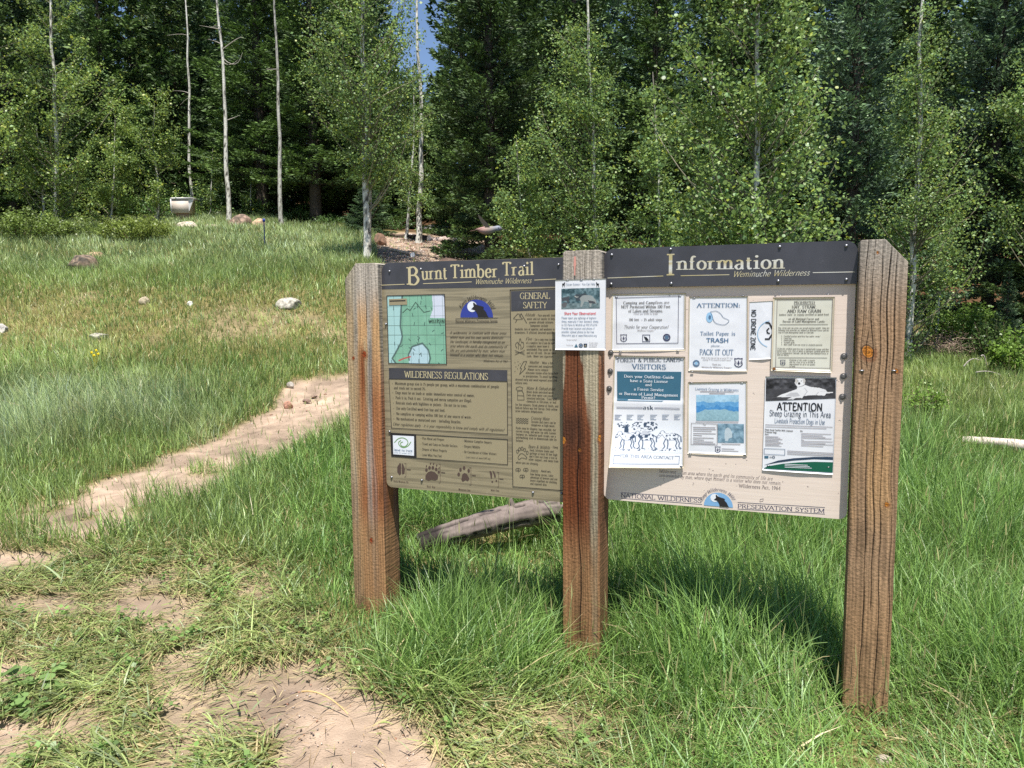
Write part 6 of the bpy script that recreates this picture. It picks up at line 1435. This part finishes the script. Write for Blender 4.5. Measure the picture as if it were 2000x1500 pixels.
log('pale barkless log in the meadow right of the right post', p + np.array([0, 0, .07]), q + np.array([.12, -.05, .09]), .04, .07, (196, 182, 172), 4, bend=(0, 0, .01))
log('long pale pole lying across the dirt above the left board', at(730, 482, 20.3) + [0, 0, .02], at(806, 502, 18.3) + [0, 0, .05], .05, .06, (186, 162, 140), 5, crack=False)
log('pale fallen trunk at the far side of the forest trail', at(842, 470, 23.2), at(893, 468, 23), .09, .12, (182, 164, 154), 6, crack=False)
log('dark fallen trunk beneath the white aspen by the trail', at(762, 464, 23.5), at(838, 468, 23), .10, .14, (70, 58, 52), 7, crack=False)
log('thin grey pole sloping down among the undergrowth', at(830, 446, 26), at(871, 456, 25), .06, .05, (176, 168, 160), 8, crack=False)
log('thin grey pole lying highest among the undergrowth', at(838, 442, 27), at(892, 447, 26.5), .05, .06, (150, 142, 136), 9, crack=False)
log('short pale branch crossing the dirt under the white aspen', at(790, 458, 24), at(812, 461, 24), .05, .05, (190, 180, 170), 10, crack=False, name='branch', grp='fallen branches')
for i, (a, b) in enumerate((((1905, 734), (1968, 752)), ((1936, 766), (1992, 755)), ((1970, 781), (1992, 764)), ((1882, 722), (1912, 714)), ((1916, 702), (1926, 722)))):
    log(('bare grey branch reaching into the meadow below the young fir', 'bare forked branch lying under the leafy right-edge bush', 'short bare stick pointing down beside the right-edge bush', 'bent bare branch at the left of the brush', 'short upright white stick in the brush')[i],
        at(*a, 11.2) + [0, 0, .05], at(*b, 11.2) + [0, 0, .08], .010, .005, (158, 150, 142), 30 + i, name='branch', bend=(0, 0, .06), sides=6, n=12, crack=False, grp='fallen branches')
# dry sticks on the bare soil
for i, (a, b) in enumerate((((240, 886), (262, 908)), ((590, 1360), (680, 1395)))):
    pa, pb = hit(*a), hit(*b); log(('yellow dry stalk curling out of the grass onto the trail', 'thin dry twig lying on the bare dirt in front of the posts')[i], pa + [0, 0, .02], pb + [0, 0, .0], .004, .002, (190, 160, 110), 50 + i, name='twig', bend=(0, 0, .03), sides=5, n=10, crack=False, grp='dry twigs')

# ------------------------------------------------------------------ distant objects on the crest
p = at(364, 420, 25); z0 = gz(p[0], p[1]); zt = at(364, 388, 25)[2]; Hh = zt - z0
M_tan = flat('tan_fibreglass', (220, 206, 194), .6); M_rim = flat('pale_rim', (226, 224, 224), .45); M_brn = flat('brown_footing', (172, 142, 126), .8); M_dkside = flat('brown_vent_panel', (122, 108, 92), .7)
e = empty('utility_box', (p[0], p[1], z0), 'pale tan flared utility box with a white rim on the crest', 'utility box'); e.scale = (.8, .8, 1)
mb = MB(); w1, w2, d_ = .34, .40, .32
def prism(mb, b, t):  # bottom rect, top rect -> solid
    V = [(b[0], b[2], b[4]), (b[1], b[2], b[4]), (b[1], b[3], b[4]), (b[0], b[3], b[4]), (t[0], t[2], t[4]), (t[1], t[2], t[4]), (t[1], t[3], t[4]), (t[0], t[3], t[4])]
    mb.add(V, [(3, 2, 1, 0), (4, 5, 6, 7), (0, 1, 5, 4), (1, 2, 6, 5), (2, 3, 7, 6), (3, 0, 4, 7)])
hb = Hh * .3
prism(mb, (-.40, .24, -.40, .3, hb), (-.42, .24, -.34, .34, Hh - .05)); mb.build('body', M_tan, e)
mb = MB(); prism(mb, (-.30, .2, -.26, .26, -.2), (-.30, .2, -.26, .26, hb)); mb.build('footing', M_brn, e)
mb = MB(); prism(mb, (-.46, .30, -.38, .38, Hh - .05), (-.44, .42, -.36, .36, Hh)); prism(mb, (-.46, -.42, -.38, -.34, hb), (-.46, -.42, -.38, -.34, Hh - .05)); mb.build('rim', M_rim, e)
mb = MB(); V = [(.221, -.30, hb), (.245, -.34, Hh - .05), (.44, -.30, Hh - .06), (.221, -.2, hb), (.245, -.24, Hh - .05), (.44, -.22, Hh - .06)]
mb.add(V, [(0, 2, 1), (3, 4, 5)]); mb.add(V, [(0, 3, 5, 2), (0, 1, 4, 3)]); mb.build('side_chute', M_rim, e)
mb = MB(); V = [(.12, -.345, hb + .02), (.215, -.335, Hh - .12), (.05, -.345, hb + .16)]; mb.add(V, [(0, 1, 2)]); mb.add(np.array(V) + [0, .01, 0], [(0, 2, 1)]); mb.build('vent_panel', M_dkside, e)  # vent panel is a darker brown than the body
p = at(394, 424, 26); z0 = gz(p[0], p[1]); zt = at(394, 391, 26)[2] - z0
e = empty('meter_post', (p[0], p[1], z0), 'thin grey post with a round dark head beside the pale box', 'post')
M_gm = flat('grey_metal', (104, 110, 122), .5); mb = MB(); mb.tube([(0, 0, -.2), (0, 0, zt)], .022, 8); mb.build('post', M_gm, e)
mb = MB(); a = np.linspace(-1, 1, 9); mb.tube(np.stack([a * 0, a * 0, zt + a * .07], -1), .11 * np.sqrt(1 - a * a * .96), 14); mb.build('head', flat('dark_dome', (84, 90, 104), .4), e, smooth=True)
p = at(517, 470, 18.8); z0 = gz(p[0], p[1]); zt = at(517, 427, 18.8)[2] - z0
e = empty('marker_stake', (p[0], p[1], z0), 'thin dark blue marker stake in front of the tan boulder', 'stake')
M_bs = flat('dark_blue_paint', (34, 48, 92), .5); mb = MB(); mb.tube([(0, 0, -.3), (0, 0, zt - .06)], .013, 6); mb.build('post', M_bs, e)
mb = MB(); mb.box(-.03, .03, -.01, .01, zt - .08, zt); mb.build('cap', flat('blue_cap', (40, 60, 140), .5), e)
p = at(82, 447, 20.9); z0 = gz(p[0], p[1]); e = empty('white_marker_stake', (p[0], p[1], z0), 'short white marker stake in the bushes by the left-hand aspens', 'stake')
mb = MB(); zt = at(82, 416, 20.9)[2] - z0; mb.box(-.03, .03, -.01, .01, -.2, zt - .1); mb.build('post', M_rim, e); mb = MB(); mb.box(-.032, .032, -.012, .012, zt - .098, zt); mb.build('cap', M_steelb, e)

# ------------------------------------------------------------------ hummingbird
p = at(955, 449, 3.9); e = empty('hummingbird', p, 'small brown and grey hummingbird hovering above the left board', 'bird'); k = 3.9 / FPX
mb = MB(); X = np.array([-26, -23, -17, -10, -2, 6, 12, 16, 20, 24, 26]) * k; Z = np.array([1, 1, 0, -1, -1, .5, 2, 2.5, 2.5, 1.5, 1]) * k; Rr = np.array([.6, 2.2, 5, 7.4, 8, 6.6, 5.2, 5.4, 5.0, 2.4, .6]) * k
cc = np.array([s2l(c) for c in ((92, 72, 66), (110, 84, 78), (150, 116, 108), (158, 128, 118), (140, 122, 112), (128, 122, 116), (120, 120, 124), (128, 132, 142), (112, 116, 126), (96, 92, 92), (70, 64, 60))])
S_ = catmull(np.stack([X, Z, Rr], -1), False, 4); cs = np.stack([np.interp(S_[:, 0], X, cc[:, i]) for i in range(3)], -1)
mb.tube(np.stack([S_[:, 0], S_[:, 0] * 0, S_[:, 1]], -1), S_[:, 2], 16, cs)
mb.tube([(25 * k, 0, 1.2 * k), (40 * k, 0, -1 * k)], [.8 * k, .3 * k], 6, s2l((40, 36, 34)))
mb.build('body', M_feather, e, smooth=True)
mb = MB(); mb.tube(np.array([(18, -4.8, 3), (18, -5.4, 3)]) * k, 1.1 * k, 8, s2l((12, 12, 12))); mb.build('eye', M_feather, e)
def wing(y, tip, nm):
    mb = MB(); P = np.array([(2, 4), (-6, 3), (-14, 12), (-19, 22), (-21, 29), (-16, 25), (-8, 17), (0, 9)]) * k * tip; n = len(P)
    F = np.array([t for t in tessellate_polygon([[Vector((a, b, 0)) for a, b in P]])])
    f = np.stack([P[:, 0], y - np.abs(P[:, 1]) * .35 * np.sign(-y), P[:, 1]], -1); mb.add(f, F, s2l((116, 106, 92))); mb.add(f + [0, .0008, 0], F[:, ::-1], s2l((116, 106, 92))); mb.build(nm, M_feather, e)
wing(-5 * k, 1.0, 'wing'); wing(5 * k, .85, 'wing')
mb = MB(); P = [(-22, -3, 1), (-22, 3, 1), (-36, 5, -2), (-36, -5, -2)]; V = np.array(P + [(a, b, c - 1.2) for a, b, c in P]) * k; mb.add(V, [(3, 2, 1, 0), (4, 5, 6, 7), (0, 1, 5, 4), (1, 2, 6, 5), (2, 3, 7, 6), (3, 0, 4, 7)], s2l((96, 76, 66))); mb.build('tail', M_feather, e)
for y in (-1, 1):
    pass

# ------------------------------------------------------------------ grass
def blades(mb, P, L, Wd, a0, a1, az, col, rng, segs=3, dry_tip=None):
    n = len(P); ts = np.linspace(0, 1, segs + 1); wz = az + rng.uniform(-.9, .9, n) + math.pi / 2
    Wv = np.stack([np.cos(wz), np.sin(wz), rng.uniform(-.2, .2, n)], -1); dirh = np.stack([np.cos(az), np.sin(az)], -1)
    pos = P.copy(); rows = []
    for i, t in enumerate(ts):
        if i:
            ang = np.clip(np.minimum(a0, 1.32) + a1 * (t - .5 / segs) ** 1.2, 0, np.where(a0 > .9, 1.58, 2.1)); st = L / segs
            pos = pos + np.concatenate([dirh * (np.sin(ang) * st)[:, None], (np.cos(ang) * st)[:, None]], 1)
        rows.append(pos.copy())
    prof = [.75, 1.0, .7, 0] if segs == 3 else [.9, .8, 0]
    V = []; C = []
    for i in range(segs):
        V += [rows[i] - Wv * (Wd * prof[i] / 2)[:, None], rows[i] + Wv * (Wd * prof[i] / 2)[:, None]]
        sh = (.95, 1.0, 1.03)[i] if segs == 3 else (.95, 1.0)[i]
        base = col * sh; C += [base, base]
    V.append(rows[-1]); C.append(col * 1.08 if dry_tip is None else dry_tip)
    k = 2 * segs + 1; V = np.stack(V, 1).reshape(-1, 3); C = np.stack(C, 1).reshape(-1, 3)
    b = np.arange(n)[:, None] * k
    q = np.vstack([b + np.array([[2 * i, 2 * i + 1, 2 * i + 3, 2 * i + 2]]) for i in range(segs - 1)]); t3 = b + np.array([[k - 3, k - 2, k - 1]])
    o = mb.n; mb.add(V, q, C)
    mb.t.append(t3 + o); mb.tm.append(np.zeros(n))
    return rows[-1]

GB = {k: MB() for k in ('meadow_grass', 'tall_grass', 'trampled_grass')}
rng = np.random.RandomState(9)
bands = [(1.9, 3.0, 6500, 1.0), (3.0, 4.2, 6200, 1.0), (4.2, 6, 4200, 1.15), (6, 8.5, 2600, 1.5), (8.5, 12, 1700, 2.1), (12, 17, 1150, 2.8), (17, 27.5, 560, 4.2)]
for ya, yb, rho, ws in bands:
    xm = .80 * yb + .5; n = int(rho * (yb - ya) * 2 * xm); x = rng.uniform(-xm, xm, n); y = rng.uniform(ya, yb, n); k = np.abs(x) < .76 * y + .5; x, y = x[k], y[k]
    d, px, py = zones(x, y); tr = trampled(px, py)
    cl = fbm(x * 2.3, y * 2.3, 51, 3); cl2 = fbm(x * 7, y * 7, 52, 2); big = fbm(x * .55, y * .55, 53, 3)
    keep = rng.rand(len(x)) > np.clip(d * 1.02 - .05 * (d > .5), 0, .97) * np.where((py < 720) & (px < 720), .8, 1)
    hidden = (y > 12) & (px > 1010) & (px < 1650) & (py < 900)   # forest edge shade behind the boards: sparse
    keep &= ~(hidden & (rng.rand(len(x)) < .4)) & ~((y > 24.5) & (px > 560)) & ~((y > 18) & (px > 1000)) & ~((y > 13.4) & (px > 1600) & (rng.rand(len(x)) < .8))
    keep &= rng.rand(len(x)) < .55 + .75 * cl2
    x, y, d, px, py, tr, cl, cl2, big = [a[keep] for a in (x, y, d, px, py, tr, cl, cl2, big)]
    n = len(x); P = np.stack([x, y, g(x, y) - .015], -1)
    # zone weights
    mid = sst(545, 590, py) * (1 - sst(650, 720, py)) * (px < 720)
    blue = sst(700, 820, py) * (1 - sst(860, 930, py)) * (1 - sst(300, 520, px)) * sst(.3, .55, cl * .5 + big * .5) + (1 - sst(480, 560, py)) * .7 * (px < 760)
    edge = sst(860, 900, py) * (1 - sst(960, 1000, py)) * (1 - sst(400, 480, px))
    lush = sst(430, 640, px) * sst(820, 900, py) * (1 - tr)
    right = sst(1600, 1720, px) * (y > 4)
    h = .19 + .05 * big; h = np.where(px < 760, h * (1 - .42 * mid), h); h = h + .16 * np.clip(blue * (y < 12), 0, 1) - .06 * edge
    h = np.where(lush > .3, .16 + .145 * sst(620, 820, px) + .10 * (cl - .4), h); h = h + .04 * right
    bot = sst(1330, 1460, py) * (px > 700); h = h * (1 - .5 * bot * (1 - .6 * tr))
    h = h * (1 - .68 * tr); h = h * (1 - .6 * sst(.15, .7, d)); h = np.maximum(h, .03) * rng.uniform(.45, 1.25, n) * (.8 + .4 * cl)
    W_ = rng.uniform(.0024, .0056, n) * ws * (1 + .35 * tr)
    a0 = np.abs(rng.normal(size=n)) * .16 + tr * rng.uniform(.5, 1.35, n) + bot * (1 - tr) * rng.uniform(0, .8, n); a1 = rng.uniform(.1, 1.1, n) + .3 * tr + lush * rng.uniform(.0, 1.3, n) * (rng.rand(n) < .35)
    L = h * (1 + 1.4 * tr + .25 * lush)
    az = rng.rand(n) * 6.28; a0 = a0 + lush * .12 * rng.rand(n); logz = (px > 775) & (px < 1100) & (py > 1060) & (py < 1200); lz = np.where(logz, .42, 1.0) * np.where((px > 1840) & (py > 868) & (py < 990), .5, 1.0)
    for bx, by in ((715, 1200), (1140, 1330), (1700, 1450)): lz = lz * (1 - .66 * np.exp(-((px - bx) / 110) ** 2 - ((py - by - 20) / 110) ** 2))
    lz = lz * (1 + .3 * sst(1180, 1230, px) * (1 - sst(1600, 1650, px)) * sst(1020, 1060, py) * (1 - sst(1180, 1260, py)))
    L = L * lz; tuft = fbm(x * 5.5, y * 5.5, 71, 3); L = L * (.62 + .8 * tuft); W_ = W_ * np.where(rng.rand(n) < .12, 1.7, 1.0); wind = fbm(x * .8, y * .8, 60, 2) * 6.28 + 1; az = np.where(rng.rand(n) < .45 + .2 * tr, wind + rng.normal(size=n) * .6, az)
    c_g = s2l((140, 162, 90)); c_b = s2l((150, 168, 116)); c_y = s2l((176, 172, 108)); c_s = s2l((206, 190, 146)); c_l = s2l((122, 154, 80)); c_t = s2l((146, 158, 98))
    c = np.ones((n, 1)) * c_g
    c = c + (c_b - c) * np.clip(blue * .9 + .35 * (big - .3), 0, 1)[:, None]; c = c + (c_y - c) * (np.clip(mid * .35 + (cl - .55) * 1.4 * (py < 900), 0, .6))[:, None]
    c = c + (c_l - c) * (lush * .9)[:, None]; c = c + (c_t - c) * (tr * .8)[:, None]; c = c * rng.uniform(.6, 1.35, n)[:, None] * (.62 + .8 * tuft)[:, None]
    bl2 = rng.rand(n) < .18; c[bl2] = c[bl2] * np.array([1.05, 1.05, 1.6])
    st = rng.rand(n) < (.05 + .12 * mid + .30 * tr + .16 * bot + .10 * sst(.1, .5, d)); c[st] = c_s * rng.uniform(.6, 1.05, st.sum())[:, None]; a0[st] += .5
    for nm, msk in (('trampled_grass', tr > .45), ('tall_grass', (tr <= .45) & ((lush > .4) | (px > 1600))), ('meadow_grass', (tr <= .45) & ~((lush > .4) | (px > 1600)))):
        if msk.any(): blades(GB[nm], P[msk] + np.array([0, 0, .019]) * (nm == 'trampled_grass'), L[msk], W_[msk], a0[msk], a1[msk], az[msk], c[msk], rng, 3 if yb < 8 else 2)
# flowering stalks
n = 1500; y = rng.uniform(2.4, 11, n) ** 1.0; x = rng.uniform(-.1, .75, n) * y; d, px, py = zones(x, y); k = (px > 640) & (d < .3) & (trampled(px, py) < .3); x, y = x[k], y[k]; n = len(x)
P = np.stack([x, y, g(x, y)], -1); Ls = rng.uniform(.32, .56, n) * (1 - .4 * sst(1330, 1460, py[k])); az = rng.rand(n) * 6.28
tips = blades(GB['tall_grass'], P, Ls, rng.uniform(.0018, .003, n), rng.uniform(0, .2, n), rng.uniform(0, .5, n), az, s2l((150, 168, 108)) * rng.uniform(.7, 1.2, n)[:, None], rng, 3, s2l((190, 180, 130))[None] * np.ones((n, 1)))
blades(GB['tall_grass'], tips - [0, 0, .05], rng.uniform(.05, .09, n), rng.uniform(.004, .008, n), rng.uniform(0, .3, n), rng.uniform(0, .3, n), az, s2l((176, 172, 118)) * rng.uniform(.7, 1.2, n)[:, None], rng, 3)
# small broad-leaved weeds between the grasses
wb = MB(); nc = 1500; y = rng.uniform(2.2, 9.5, nc); x = rng.uniform(-.8, .8, nc) * y; d, px, py = zones(x, y); k = (d < .75) & (rng.rand(nc) < np.where(px < 700, .9, .25)); x, y = x[k], y[k]; nc = len(x)
kk_ = np.repeat(np.arange(nc), 16); r_ = np.abs(rng.normal(size=len(kk_))) * .035; an = rng.rand(len(kk_)) * 6.28; X = x[kk_] + r_ * np.cos(an); Y_ = y[kk_] + r_ * np.sin(an)
LP = np.stack([X, Y_, g(X, Y_) + .01 + rng.rand(len(kk_)) * .05], -1); V, F, kq = leaf_quads(LP, .022, rng, up=1.5)
wb.add(V, F, np.repeat(s2l((124, 156, 84))[None] * rng.uniform(.6, 1.2, len(kk_))[:, None] * rng.uniform(.7, 1.2, nc)[kk_][:, None], kq, 0)); tag(wb.build('ground_weeds', M_leaf), 'tiny broad-leaved weeds growing low between the grass blades', 'weeds', kind='stuff')
# litter of dry straw on bare soil
n = 3000; y = rng.uniform(2.0, 9, n); x = rng.uniform(-.78, .1, n) * y; d, px, py = zones(x, y); k = (d > .35) & (rng.rand(n) < .35 + .6 * (py > 1000)); x, y = x[k], y[k]; n = len(x); P = np.stack([x, y, g(x, y) - .012], -1)
blades(GB['trampled_grass'], P, rng.uniform(.03, .13, n), rng.uniform(.0015, .003, n), rng.uniform(1.3, 1.6, n), rng.uniform(-.1, .2, n), rng.rand(n) * 6.28, s2l((196, 170, 130)) * rng.uniform(.5, 1.1, n)[:, None], rng, 3)
for nm, lb in (('meadow_grass', 'knee-high green and bluish grass covering the slope'), ('tall_grass', 'lush bright green grass growing round the signboard and to its right'), ('trampled_grass', 'short trampled grass and straw beside the trail')):
    tag(GB[nm].build(nm, M_grass), lb, 'grass', kind='stuff')
print('grass faces', sum(len(bpy.data.objects[k].data.polygons) for k in GB))
